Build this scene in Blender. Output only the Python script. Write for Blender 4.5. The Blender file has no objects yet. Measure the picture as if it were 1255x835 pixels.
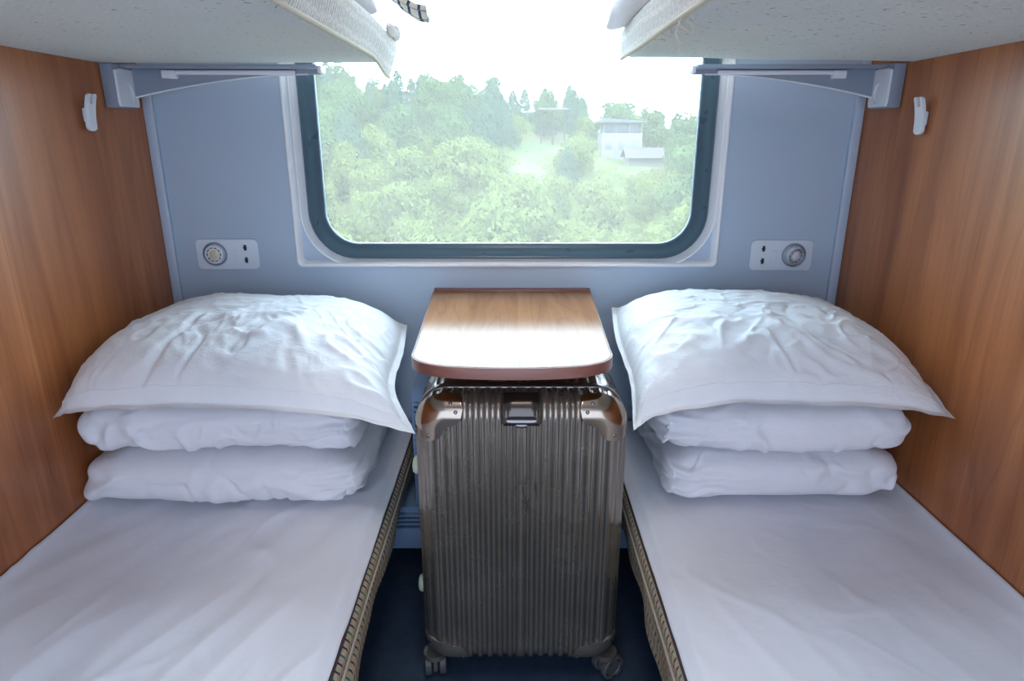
import bpy, bmesh, math, random
from mathutils import Vector, Matrix, noise
PI = math.pi
SC = bpy.context.scene
COL = SC.collection
random.seed(7)

# ------------------------------------------------------------------ helpers
def link(o, parent=None):
    COL.objects.link(o)
    if parent is not None:
        o.parent = parent
    return o

def tag(o, label=None, cat=None, group=None, kind=None):
    if label: o['label'] = label
    if cat: o['category'] = cat
    if group: o['group'] = group
    if kind: o['kind'] = kind
    return o

def thing(name, label, cat, loc=(0, 0, 0), group=None):
    o = bpy.data.objects.new(name, None)
    o.empty_display_size = .05
    link(o)
    o.location = loc
    return tag(o, label, cat, group)

def mesh_obj(name, verts, faces, mat=None, parent=None, smooth=True, angle=None, uvs=None, base=(0, 0, 0)):
    """links ONE mesh; verts are world coordinates, base is subtracted (location of the parent)."""
    me = bpy.data.meshes.new(name)
    b = Vector(base)
    me.from_pydata([tuple(Vector(v) - b) for v in verts], [], faces)
    if mat is not None:
        for m in (mat if isinstance(mat, (list, tuple)) else [mat]):
            me.materials.append(m)
    if uvs is not None:
        uvl = me.uv_layers.new(name='uv')
        for lp in me.loops:
            uvl.data[lp.index].uv = uvs[lp.vertex_index]
    me.update()
    me.polygons.foreach_set('use_smooth', [bool(smooth)] * len(me.polygons))
    if smooth and angle is not None:
        me.set_sharp_from_angle(angle=math.radians(angle))
    o = bpy.data.objects.new(name, me)
    return link(o, parent)

def bm_obj(name, bm, mat=None, parent=None, smooth=True, angle=35, base=(0, 0, 0)):
    me = bpy.data.meshes.new(name)
    if Vector(base).length > 0:
        bmesh.ops.translate(bm, verts=bm.verts, vec=-Vector(base))
    bmesh.ops.recalc_face_normals(bm, faces=bm.faces)
    bm.to_mesh(me); bm.free()
    if mat is not None:
        for m in (mat if isinstance(mat, (list, tuple)) else [mat]):
            me.materials.append(m)
    me.polygons.foreach_set('use_smooth', [bool(smooth)] * len(me.polygons))
    if smooth:
        me.set_sharp_from_angle(angle=math.radians(angle))
    o = bpy.data.objects.new(name, me)
    return link(o, parent)

def add_box(bm, lo, hi, bev=0.0, seg=2, mi=0):
    lo, hi = Vector(lo), Vector(hi)
    r = bmesh.ops.create_cube(bm, size=1.0)
    vs = r['verts']
    for v in vs:
        v.co = Vector((lo[i] + (v.co[i] + .5) * (hi[i] - lo[i]) for i in range(3)))
    fs = list({f for v in vs for f in v.link_faces})
    for f in fs: f.material_index = mi
    if bev > 0:
        es = list({e for v in vs for e in v.link_edges})
        bmesh.ops.bevel(bm, geom=es, offset=bev, segments=seg, profile=.5, affect='EDGES')

def box(name, lo, hi, mat, parent=None, bev=.003, seg=2, base=(0, 0, 0)):
    bm = bmesh.new(); add_box(bm, lo, hi, bev, seg)
    return bm_obj(name, bm, mat, parent, base=base)

def add_prism(bm, poly, axis, a, b, bev=0.0, seg=2):
    """extrude a 2-D polygon along an axis between a and b"""
    def P(p, t):
        if axis == 'y': return Vector((p[0], t, p[1]))
        if axis == 'z': return Vector((p[0], p[1], t))
        return Vector((t, p[0], p[1]))
    v0 = [bm.verts.new(P(p, a)) for p in poly]
    v1 = [bm.verts.new(P(p, b)) for p in poly]
    n = len(poly)
    f0 = bm.faces.new(v0); f1 = bm.faces.new(v1[::-1])
    sides = [bm.faces.new((v0[i], v1[i], v1[(i + 1) % n], v0[(i + 1) % n])) for i in range(n)]
    bmesh.ops.recalc_face_normals(bm, faces=[f0, f1] + sides)
    if bev > 0:
        es = list(f0.edges) + list(f1.edges)
        bmesh.ops.bevel(bm, geom=es, offset=bev, segments=seg, profile=.5, affect='EDGES')

def tube(name, pts, r, mat, parent=None, n=10, base=(0, 0, 0), closed=False):
    V, F = [], []
    pts = [Vector(p) for p in pts]
    m = len(pts)
    prev = None
    for i, p in enumerate(pts):
        a = pts[(i - 1) % m] if (closed or i > 0) else p
        c = pts[(i + 1) % m] if (closed or i < m - 1) else p
        t = (c - a).normalized()
        if prev is None:
            up = Vector((0, 0, 1)) if abs(t.z) < .9 else Vector((1, 0, 0))
            nrm = t.cross(up).normalized()
        else:
            nrm = (prev - t * prev.dot(t)).normalized()
        prev = nrm
        bn = t.cross(nrm)
        rr = r(i / (m - 1)) if callable(r) else r
        for k in range(n):
            an = 2 * PI * k / n
            V.append(p + (nrm * math.cos(an) + bn * math.sin(an)) * rr)
    rng = m if closed else m - 1
    for i in range(rng):
        for k in range(n):
            j = (i + 1) % m
            F.append((i * n + k, i * n + (k + 1) % n, j * n + (k + 1) % n, j * n + k))
    if not closed:
        F.append(tuple(range(n))[::-1]); F.append(tuple((m - 1) * n + k for k in range(n)))
    return mesh_obj(name, V, F, mat, parent, True, 50, base=base)

def lathe(name, prof, mat, parent=None, M=Matrix(), n=32, base=(0, 0, 0)):
    """prof: list of (radius, height) spun about local z, then placed with M"""
    V, F = [], []
    for r, h in prof:
        for k in range(n):
            a = 2 * PI * k / n
            V.append(M @ Vector((r * math.cos(a), r * math.sin(a), h)))
    for i in range(len(prof) - 1):
        for k in range(n):
            F.append((i * n + k, i * n + (k + 1) % n, (i + 1) * n + (k + 1) % n, (i + 1) * n + k))
    F.append(tuple(range(n))[::-1])
    F.append(tuple((len(prof) - 1) * n + k for k in range(n)))
    return mesh_obj(name, V, F, mat, parent, True, 40, base=base)

def grid(name, fn, nu, nv, mat, parent=None, uvscale=None, base=(0, 0, 0), closed_u=False, flip=False, solid=0):
    V, F, U = [], [], []
    for i in range(nu):
        for j in range(nv):
            p = fn(i / (nu - 1) if not closed_u else i / nu, j / (nv - 1))
            if uvscale: U.append(p[1]); p = p[0]
            V.append(p)
    for i in range(nu if closed_u else nu - 1):
        for j in range(nv - 1):
            k = (i + 1) % nu
            f = (i * nv + j, k * nv + j, k * nv + j + 1, i * nv + j + 1)
            F.append(f[::-1] if flip else f)
    o = mesh_obj(name, V, F, mat, parent, uvs=U if uvscale else None, base=base)
    if solid:
        m = o.modifiers.new('thickness', 'SOLIDIFY'); m.thickness = solid; m.offset = -1
    return o

def sstep(a, b, x):
    t = min(1, max(0, (x - a) / (b - a)))
    return t * t * (3 - 2 * t)
def nz(x, y, z=0.): return noise.noise(Vector((x, y, z)))
def ridge(x, y, z=0.): return 1 - abs(noise.noise(Vector((x, y, z)))) * 2
def lerp(a, b, t): return a + (b - a) * t
def interp(tab, x):
    if x <= tab[0][0]: return tab[0][1]
    for (a, fa), (b, fb) in zip(tab, tab[1:]):
        if x <= b: return lerp(fa, fb, (x - a) / (b - a))
    return tab[-1][1]

def rrect(x0, x1, z0, z1, r, n=10):
    """rounded rectangle outline, counter-clockwise from bottom right corner"""
    pts = []
    for cx, cz, a0 in ((x1 - r, z0 + r, -PI / 2), (x1 - r, z1 - r, 0), (x0 + r, z1 - r, PI / 2), (x0 + r, z0 + r, PI)):
        for k in range(n + 1):
            a = a0 + PI / 2 * k / n
            pts.append((cx + r * math.cos(a), cz + r * math.sin(a)))
    return pts

# ------------------------------------------------------------------ materials
class NT:
    def __init__(s, name):
        s.m = bpy.data.materials.new(name); s.m.use_nodes = True
        s.t = s.m.node_tree; s.t.nodes.clear()
        s.out = s.t.nodes.new('ShaderNodeOutputMaterial')
    def n(s, typ, **kw):
        nd = s.t.nodes.new(typ)
        for k, v in kw.items():
            if hasattr(nd, k) and not k.startswith('i_'): setattr(nd, k, v)
        return nd
    def l(s, a, b): s.t.links.new(a, b)
    def val(s, sock, v):
        if hasattr(v, 'is_output'): s.l(v, sock)
        else: sock.default_value = v
    def math(s, op, a, b=0., c=None):
        nd = s.t.nodes.new('ShaderNodeMath'); nd.operation = op
        s.val(nd.inputs[0], a); s.val(nd.inputs[1], b)
        if c is not None: s.val(nd.inputs[2], c)
        return nd.outputs[0]
    def mix(s, f, a, b, blend='MIX'):
        nd = s.t.nodes.new('ShaderNodeMix'); nd.data_type = 'RGBA'; nd.blend_type = blend
        s.val(nd.inputs[0], f)
        for sock, v in ((nd.inputs[6], a), (nd.inputs[7], b)):
            s.val(sock, v if hasattr(v, 'is_output') else (*v, 1))
        return nd.outputs[2]
    def coord(s, kind='Object', scale=(1, 1, 1), rot=(0, 0, 0), loc=(0, 0, 0)):
        tc = s.t.nodes.new('ShaderNodeTexCoord'); mp = s.t.nodes.new('ShaderNodeMapping')
        s.l(tc.outputs[kind], mp.inputs[0])
        mp.inputs['Scale'].default_value = scale; mp.inputs['Rotation'].default_value = rot
        mp.inputs['Location'].default_value = loc
        return mp.outputs[0]
    def noise(s, vec, scale, detail=4, rough=.5, dist=0.):
        nd = s.t.nodes.new('ShaderNodeTexNoise'); s.l(vec, nd.inputs['Vector'])
        nd.inputs['Scale'].default_value = scale; nd.inputs['Detail'].default_value = detail
        nd.inputs['Roughness'].default_value = rough; nd.inputs['Distortion'].default_value = dist
        return nd.outputs[0]
    def ramp(s, f, stops):
        nd = s.t.nodes.new('ShaderNodeValToRGB'); s.l(f, nd.inputs[0])
        el = nd.color_ramp.elements
        while len(el) < len(stops): el.new(.5)
        for e, (p, c) in zip(el, stops):
            e.position = p; e.color = (*c, 1) if len(c) == 3 else c
        return nd.outputs[0]
    def mapr(s, f, a, b, c=0., d=1.):
        nd = s.t.nodes.new('ShaderNodeMapRange'); s.l(f, nd.inputs[0])
        for i, v in enumerate((a, b, c, d)): nd.inputs[i + 1].default_value = v
        return nd.outputs[0]
    def bump(s, h, strength=.3, dist=.002):
        nd = s.t.nodes.new('ShaderNodeBump'); s.l(h, nd.inputs['Height'])
        nd.inputs['Strength'].default_value = strength; nd.inputs['Distance'].default_value = dist
        return nd.outputs[0]
    def bsdf(s, base=(.5, .5, .5), rough=.5, metal=0., spec=.5, normal=None, coat=0., coat_r=.1, sheen=0., trans=None):
        b = s.t.nodes.new('ShaderNodeBsdfPrincipled')
        s.val(b.inputs['Base Color'], base if hasattr(base, 'is_output') else (*base, 1))
        s.val(b.inputs['Roughness'], rough); s.val(b.inputs['Metallic'], metal)
        b.inputs['Specular IOR Level'].default_value = spec
        b.inputs['Coat Weight'].default_value = coat; b.inputs['Coat Roughness'].default_value = coat_r
        b.inputs['Sheen Weight'].default_value = sheen
        if normal is not None: s.l(normal, b.inputs['Normal'])
        s.l(b.outputs[0], s.out.inputs[0])
        return b

def plain(name, base, rough=.5, metal=0., spec=.5, var=.06, scale=6., coat=0.):
    t = NT(name)
    v = t.coord()
    f = t.noise(v, scale, 3)
    c = t.mix(f, [max(0, x * (1 - var)) for x in base], [min(1, x * (1 + var)) for x in base])
    r = t.mapr(t.noise(v, scale * 4, 3), .3, .7, rough * .9, min(1, rough * 1.1))
    t.bsdf(c, r, metal, spec, coat=coat)
    return t.m

def wood(name, along, cols, rough=.3, scale=1., coat=0., spec=.5):
    """grain runs along the axis index `along`"""
    t = NT(name)
    def sc(a, b):
        s = [b, b, b]; s[along] = a; return tuple(s)
    v1 = t.coord(scale=sc(.55 * scale, 7 * scale))
    v2 = t.coord(scale=sc(1.2 * scale, 90 * scale))
    v3 = t.coord(scale=sc(.25 * scale, 2.2 * scale))
    g1 = t.noise(v1, 2.0, 5, .55, .6)
    g2 = t.noise(v2, 2.0, 4, .6)
    g3 = t.noise(v3, 1.5, 3, .5, 1.2)
    rings = t.math('ABSOLUTE', t.math('SUBTRACT', t.math('FRACT', t.math('MULTIPLY', g3, 9.)), .5))
    line = t.mapr(rings, .0, .12, 1., 0.)
    c = t.ramp(g1, [(.3, cols[0]), (.55, cols[1]), (.78, cols[2])])
    c = t.mix(t.mapr(g2, .35, .7, 0., .45), c, cols[0])
    c = t.mix(t.math('MULTIPLY', line, .3), c, cols[3])
    r = t.mapr(g2, .3, .7, rough * .9, rough * 1.12)
    t.bsdf(c, r, 0, spec, normal=t.bump(g2, .06, .0006), coat=coat, coat_r=.08)
    return t.m

def cloth(name, base, fine=900., wr=.25, warm=None):
    t = NT(name)
    v = t.coord()
    a = t.noise(v, 9, 5, .55, .8)
    b = t.noise(t.coord(scale=(1, 1.5, 2.2)), 34, 4, .6, 1.0)
    w = t.noise(v, fine, 2)
    h = t.math('ADD', t.math('MULTIPLY', a, .7), t.math('ADD', t.math('MULTIPLY', b, .3), t.math('MULTIPLY', w, .02)))
    c = t.mix(t.mapr(a, .35, .7), base, [x * .96 for x in base])
    t.bsdf(c, .85, 0, .2, normal=t.bump(h, wr, .012), sheen=.15)
    return t.m

def woven(name, ground, dash_a, dash_b, cw=.013, ch=.017, gvar=.12, strength=1.):
    """beige woven cover with short dashes in staggered rows (uv in metres)"""
    t = NT(name)
    tc = t.n('ShaderNodeTexCoord'); sp = t.n('ShaderNodeSeparateXYZ')
    t.l(tc.outputs['UV'], sp.inputs[0])
    u = t.math('DIVIDE', sp.outputs[0], cw); v0 = t.math('DIVIDE', sp.outputs[1], ch)
    row = t.math('FLOOR', v0)
    par = t.math('MODULO', t.math('ABSOLUTE', row), 2.)
    u2 = t.math('ADD', u, t.math('MULTIPLY', par, .5))
    fu = t.math('SUBTRACT', t.math('FRACT', u2), .5)
    fv = t.math('SUBTRACT', t.math('FRACT', v0), .5)
    slope = t.math('SUBTRACT', t.math('MULTIPLY', par, .9), .3)
    d = t.math('ABSOLUTE', t.math('SUBTRACT', fu, t.math('MULTIPLY', fv, slope)))
    m = t.math('MULTIPLY', t.mapr(d, .09, .16, 1, 0), t.mapr(t.math('ABSOLUTE', fv), .3, .4, 1, 0))
    col = t.math('MODULO', t.math('ABSOLUTE', t.math('FLOOR', t.math('ADD', u2, t.math('MULTIPLY', row, 3.)))), 3.)
    dc = t.mix(t.math('GREATER_THAN', col, 1.5), dash_a, dash_b)
    ns = t.n('ShaderNodeTexNoise'); t.l(tc.outputs['UV'], ns.inputs['Vector'])
    ns.inputs['Scale'].default_value = 160.; ns.inputs['Detail'].default_value = 3.
    g = t.mix(t.mapr(ns.outputs[0], .3, .7), [x * (1 - gvar * 2) for x in ground], [min(1, x * (1 + gvar)) for x in ground])
    c = t.mix(t.math('MULTIPLY', m, strength), g, dc)
    t.bsdf(c, .9, 0, .15, normal=t.bump(ns.outputs[0], .5, .002))
    return t.m

M = {}
M['wood_wall'] = wood('wood_panel', 2, ((.28, .088, .027), (.43, .155, .052), (.52, .21, .082), (.19, .056, .018)), .30)
M['wood_table'] = wood('table_laminate', 1, ((.26, .11, .04), (.35, .165, .065), (.42, .22, .10), (.15, .06, .02)), .16, 1.6, spec=.12)
M['wood_edge'] = wood('table_edge_band', 0, ((.16, .06, .045), (.25, .10, .075), (.33, .15, .11), (.10, .035, .03)), .35)
M['panel'] = plain('window_wall_panel', (.425, .525, .645), .38, var=.02, scale=2.)
M['panel_trim'] = plain('corner_trim_grey', (.46, .54, .66), .4, var=.02)
M['frame_white'] = plain('window_frame_white', (.90, .93, .95), .25, var=.02)
M['rubber'] = plain('window_gasket_rubber', (.055, .11, .15), .30, spec=.6, var=.1)
M['floor'] = plain('floor_vinyl', (.035, .055, .095), .4, var=.35, scale=30.)
M['ceiling'] = plain('ceiling_panel', (.74, .76, .78), .6, var=.02)
M['sheet'] = cloth('white_sheet', (.76, .77, .83), wr=.14)
M['pillow'] = cloth('white_pillowcase', (.80, .82, .85), wr=.4)
M['quilt'] = cloth('white_quilt_cover', (.79, .79, .83), wr=.38)
M['woven'] = woven('beige_woven_cover', (.60, .50, .35), (.05, .045, .11), (.02, .20, .22), cw=.018, ch=.026)
M['woven_pale'] = woven('pale_woven_cover', (.80, .79, .75), (.34, .36, .38), (.52, .52, .48), cw=.011, ch=.03, strength=.9)
M['piping'] = plain('cream_piping', (.60, .56, .45), .8, var=.15, scale=200.)
M['piping_dark'] = plain('dark_piping', (.06, .045, .05), .8)
M['metal_grey'] = plain('bracket_grey', (.25, .29, .36), .42, var=.04)
M['metal_light'] = plain('bracket_light_casting', (.74, .78, .83), .4, var=.04)
M['plastic'] = plain('pale_grey_plastic', (.66, .75, .84), .35, var=.02)
M['plastic_white'] = plain('hook_white', (.72, .76, .80), .3, var=.02)
M['dark'] = plain('black_plastic', (.012, .013, .016), .4)
M['steel'] = plain('polished_steel', (.66, .72, .78), .35, .5)
M['lens_warm'] = plain('lamp_lens_warm', (.72, .62, .42), .15)
M['lens_clear'] = plain('lamp_lens_clear', (.75, .80, .85), .12, .0)
M['berth_dark'] = plain('berth_base_dark', (.020, .024, .034), .5)
M['heater'] = plain('heater_grille_paint', (.24, .36, .55), .45)
M['foot'] = plain('pale_green_rubber', (.42, .46, .36), .5)

def mk_underside():
    t = NT('speckled_berth_fabric')
    v = t.coord()
    n1 = t.noise(t.coord(scale=(1, 3, 1)), 130, 3, .6)
    n2 = t.noise(v, 80, 2, .5)
    n3 = t.noise(v, 3.5, 3)
    c = t.mix(t.mapr(n1, .35, .65), (.58, .63, .63), (.74, .77, .72))
    c = t.mix(t.mapr(n3, .35, .65, 0., .4), c, (.58, .65, .68))
    c = t.mix(t.mapr(n2, .665, .72, 0., .75), c, (.19, .21, .24))
    c = t.mix(t.mapr(n2, .335, .28, 0., .7), c, (.70, .66, .42))
    t.bsdf(c, .9, 0, .15, normal=t.bump(n1, .25, .002))
    return t.m
M['underside'] = mk_underside()

def mk_case():
    t = NT('bronze_polycarbonate')
    v = t.coord()
    n1 = t.noise(v, 7, 4, .6)
    vs = t.coord(scale=(3, 3, 1), loc=(0, 0, 0))
    n2 = t.noise(vs, 26, 4, .65, .5)
    c = t.mix(t.mapr(n1, .35, .7), (.25, .222, .19), (.32, .29, .25))
    # scuffs in the middle of the front face
    sp = t.n('ShaderNodeSeparateXYZ'); t.l(v, sp.inputs[0])
    dx = t.math('DIVIDE', t.math('SUBTRACT', sp.outputs[0], .012), .028)
    dz = t.math('DIVIDE', t.math('SUBTRACT', sp.outputs[2], .50), .055)
    rr = t.math('ADD', t.math('MULTIPLY', dx, dx), t.math('MULTIPLY', dz, dz))
    sc = t.math('MULTIPLY', t.mapr(rr, .1, 1., 1., 0.), t.mapr(n2, .52, .60, 0., 1.))
    c = t.mix(t.math('MULTIPLY', sc, .8), c, (.055, .045, .05))
    r = t.mapr(n1, .35, .7, .24, .30)
    t.bsdf(c, r, .78, .5, coat=.5, coat_r=.06)
    return t.m
M['case'] = mk_case()
M['case_frame'] = plain('case_rim_bronze', (.23, .20, .20), .22, .9, var=.1)
M['case_guard'] = plain('case_guard_bronze', (.36, .29, .235), .17, 1., var=.06)
M['case_guard_low'] = plain('case_guard_worn', (.22, .205, .175), .38, .6, var=.15, scale=30)
M['latch'] = plain('latch_dark_bronze', (.10, .085, .075), .2, .85)
M['wheel_grey'] = plain('caster_grey', (.085, .085, .09), .45, var=.15)
M['wheel_hub'] = plain('caster_hub', (.16, .15, .145), .4, .3)

def mk_plaid():
    t = NT('checked_cloth')
    tc = t.n('ShaderNodeTexCoord'); sp = t.n('ShaderNodeSeparateXYZ'); t.l(tc.outputs['UV'], sp.inputs[0])
    def stripes(s, per, w):
        return t.mapr(t.math('ABSOLUTE', t.math('SUBTRACT', t.math('FRACT', t.math('DIVIDE', s, per)), .5)), w, w + .04, 1, 0)
    a = stripes(sp.outputs[0], .024, .12); b = stripes(sp.outputs[1], .05, .16)
    c = t.mix(a, (.66, .60, .50), (.05, .06, .11))
    c = t.mix(t.math('MULTIPLY', b, .7), c, (.10, .12, .22))
    t.bsdf(c, .9, 0, .1)
    return t.m
M['plaid'] = mk_plaid()

def mk_glass():
    t = NT('window_glass')
    tr = t.n('ShaderNodeBsdfTransparent'); tr.inputs[0].default_value = (.96, .98, .97, 1)
    gl = t.n('ShaderNodeBsdfGlossy'); gl.inputs['Roughness'].default_value = .02
    fr = t.n('ShaderNodeFresnel'); fr.inputs[0].default_value = 1.14
    veil = t.n('ShaderNodeBsdfTranslucent'); veil.inputs[0].default_value = (1., .93, .82, 1)  # pale haze of the outside view, put into the pane as a veil
    haze_var = t.noise(t.coord(scale=(1, 1, .6)), 2.2, 3)
    m1 = t.n('ShaderNodeMixShader'); t.l(t.mapr(haze_var, .3, .7, VEIL * .9, VEIL * 1.1), m1.inputs[0])
    t.l(tr.outputs[0], m1.inputs[1]); t.l(veil.outputs[0], m1.inputs[2])
    m2 = t.n('ShaderNodeMixShader'); t.l(fr.outputs[0], m2.inputs[0])
    t.l(m1.outputs[0], m2.inputs[1]); t.l(gl.outputs[0], m2.inputs[2])
    t.l(m2.outputs[0], t.out.inputs[0])
    return t.m
VEIL = .062
M['glass'] = mk_glass()

def leafmat(name, a, b):
    t = NT(name)
    v = t.coord()
    oi = t.n('ShaderNodeObjectInfo')
    n = t.noise(v, .8, 3)
    f = t.math('ADD', t.math('MULTIPLY', t.mapr(n, .3, .7), .5), t.math('MULTIPLY', oi.outputs['Random'], .5))
    c = t.mix(f, a, b)
    d = t.n('ShaderNodeBsdfDiffuse'); t.l(c, d.inputs[0])
    tl = t.n('ShaderNodeBsdfTranslucent'); t.l(c, tl.inputs[0])
    m = t.n('ShaderNodeMixShader'); m.inputs[0].default_value = .35
    t.l(d.outputs[0], m.inputs[1]); t.l(tl.outputs[0], m.inputs[2]); t.l(m.outputs[0], t.out.inputs[0])
    return t.m
M['leaf_pine'] = leafmat('conifer_needles', (.030, .056, .039), (.045, .076, .047))
M['leaf_mid'] = leafmat('broadleaf_green', (.044, .077, .032), (.066, .100, .038))
M['leaf_bright'] = leafmat('yellow_green_leaves', (.078, .108, .030), (.114, .130, .045))
M['bark'] = plain('bark', (.10, .07, .05), .9)
def mk_terrain():
    t = NT('hillside_ground')
    v = t.coord()
    n = t.noise(v, .12, 4, .6)
    c = t.ramp(n, [(.40, (.036, .056, .02)), (.52, (.05, .06, .024)), (.62, (.075, .052, .042))])
    t.bsdf(c, .95, 0, .1)
    return t.m
M['terrain'] = mk_terrain()
M['house_wall'] = plain('house_white_wall', (.085, .08, .076), .8)
M['house_roof'] = plain('house_grey_roof', (.028, .028, .036), .7)
M['house_tile'] = plain('house_brown_tiles', (.022, .015, .014), .8)
M['house_dark'] = plain('house_window_dark', (.05, .06, .08), .4)

# ------------------------------------------------------------------ room shell
XL, XR, YB = -.971, .928, 1.83
YR, YC, ZC = -.75, -1.65, 2.42
def struct(o, label=None):
    o['kind'] = 'structure'
    if label: o['label'] = label
    return o
struct(box('floor', (XL - .1, YC - .1, -.06), (XR + .1, YB + .1, 0), M['floor'], bev=0))
struct(box('ceiling', (XL - .1, YC - .1, ZC), (XR + .1, YB + .1, ZC + .06), M['ceiling'], bev=0))
struct(box('wall_left', (XL - .04, YR, 0), (XL, YB + .1, ZC), M['wood_wall'], bev=0), 'wood-grain laminate partition at the left berths')
struct(box('wall_right', (XR, YR, 0), (XR + .04, YB + .1, ZC), M['wood_wall'], bev=0), 'wood-grain laminate partition at the right berths')
# partition behind the camera with its open doorway, and the corridor beyond
def wall_with_hole(name, x0, x1, z0, z1, hx0, hx1, hz0, hz1, y0, y1, mat):
    bm = bmesh.new()
    for lo, hi in (((x0, z0), (hx0, z1)), ((hx1, z0), (x1, z1)), ((hx0, hz1), (hx1, z1)), ((hx0, z0), (hx1, hz0))):
        if hi[0] - lo[0] > .001 and hi[1] - lo[1] > .001:
            add_box(bm, (lo[0], y0, lo[1]), (hi[0], y1, hi[1]))
    return struct(bm_obj(name, bm, mat))
wall_with_hole('wall_rear', XL - .1, XR + .1, 0, ZC, -.88, .84, 0, 2.15, YR - .04, YR, M['wood_wall'])
struct(box('wall_corridor', (XL - .1, YC - .05, 0), (XR + .1, YC, ZC), M['panel'], bev=0))
struct(box('wall_corridor_left', (XL - .12, YC, 0), (XL - .08, YR, ZC), M['panel'], bev=0))
struct(box('wall_corridor_right', (XR + .08, YC, 0), (XR + .12, YR, ZC), M['panel'], bev=0))

# window wall: flat panel with a rectangular cut-out, lip, recessed frame ring, gasket, pane
LX0, LX1, LZ0, LZ1 = -.603, .575, .857, 1.86
wall_with_hole('wall_back', XL - .1, XR + .1, 0, ZC, LX0, LX1, LZ0, LZ1, YB, YB + .1, M['panel'])
for n_, x0, x1 in (('trim_1', XL, XL + .026), ('trim_2', XR - .026, XR)):
    struct(box(n_, (x0, YB - .012, 0), (x1, YB, ZC), M['panel_trim'], bev=.004), 'narrow grey corner strip beside the window wall')

def ring(name, outer, yo, inner, yi, mat, parent, mids=()):
    """loft between outlines of equal point count (x,z), each at its own y"""
    loops = [(outer, yo)] + list(mids) + [(inner, yi)]
    V, F = [], []
    n = len(outer)
    for pts, y in loops:
        V += [(p[0], y, p[1]) for p in pts]
    for k in range(len(loops) - 1):
        for i in range(n):
            j = (i + 1) % n
            F.append((k * n + i, k * n + j, (k + 1) * n + j, (k + 1) * n + i))
    return mesh_obj(name, V, F, mat, parent, True, 40)
win = bpy.data.objects.new('window_1', None); link(win); win['kind'] = 'structure'
GX0, GX1, GZ0, GZ1 = -.527, .506, .913, 1.775
def rr(off, r): return rrect(GX0 - off, GX1 + off, GZ0 - off, GZ1 + off, r)
lipo = lambda e: rrect(LX0 - e, LX1 + e, LZ0 - e, LZ1 + e, .012 + max(0, e))
ring('window_lip', lipo(.004), YB, lipo(-.012), YB + .016, M['frame_white'], win,
     [(lipo(.004), YB - .006), (lipo(.001), YB - .009), (lipo(-.004), YB - .009), (lipo(-.008), YB - .005)])
ring('window_recess', lipo(-.006), YB + .014, rr(.058, .148), YB + .018, M['panel_trim'], win)
ring('window_frame', rr(.062, .152), YB + .018, rr(.036, .126), YB + .018, M['frame_white'], win,
     [(rr(.0615, .1515), YB + .004), (rr(.059, .149), YB - .004), (rr(.055, .145), YB - .004), (rr(.052, .142), YB + .001), (rr(.047, .137), YB + .007), (rr(.042, .132), YB + .014)])
ring('gasket', rr(.040, .130), YB + .02, rr(-.002, .088), YB + .044, M['rubber'], win,
     [(rr(.038, .128), YB + .004), (rr(.033, .123), YB - .002), (rr(.026, .116), YB + .002), (rr(.020, .110), YB + .016),
      (rr(.014, .104), YB + .022), (rr(.009, .099), YB + .027), (rr(.004, .094), YB + .029), (rr(.000, .090), YB + .034)])
gp = rr(.006, .096)
bm = bmesh.new(); add_prism(bm, gp, 'y', YB + .036, YB + .040)
bm_obj('glass_pane', bm, M['glass'], win, smooth=False)

# ------------------------------------------------------------------ lower berths
def crease(x, y, z, f, w=.10, warp=.5, rot=0., st=1.):
    """thin winding crease lines (0..1): where a warped noise crosses zero, broken up by a second noise"""
    c, s_ = math.cos(rot), math.sin(rot)
    x, y = c * x - s_ * y, s_ * x + c * y
    X = x * f + warp * nz(x * f * .6, y * f * .6, z + 7.1); Y = y * f * st + warp * nz(x * f * .6, y * f * .6, z + 3.3)
    n = nz(X, Y, z)
    return math.exp(-(n / w) ** 2) * sstep(-.10, .30, nz(x * f * .45, y * f * .45, z + 19.))

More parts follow.
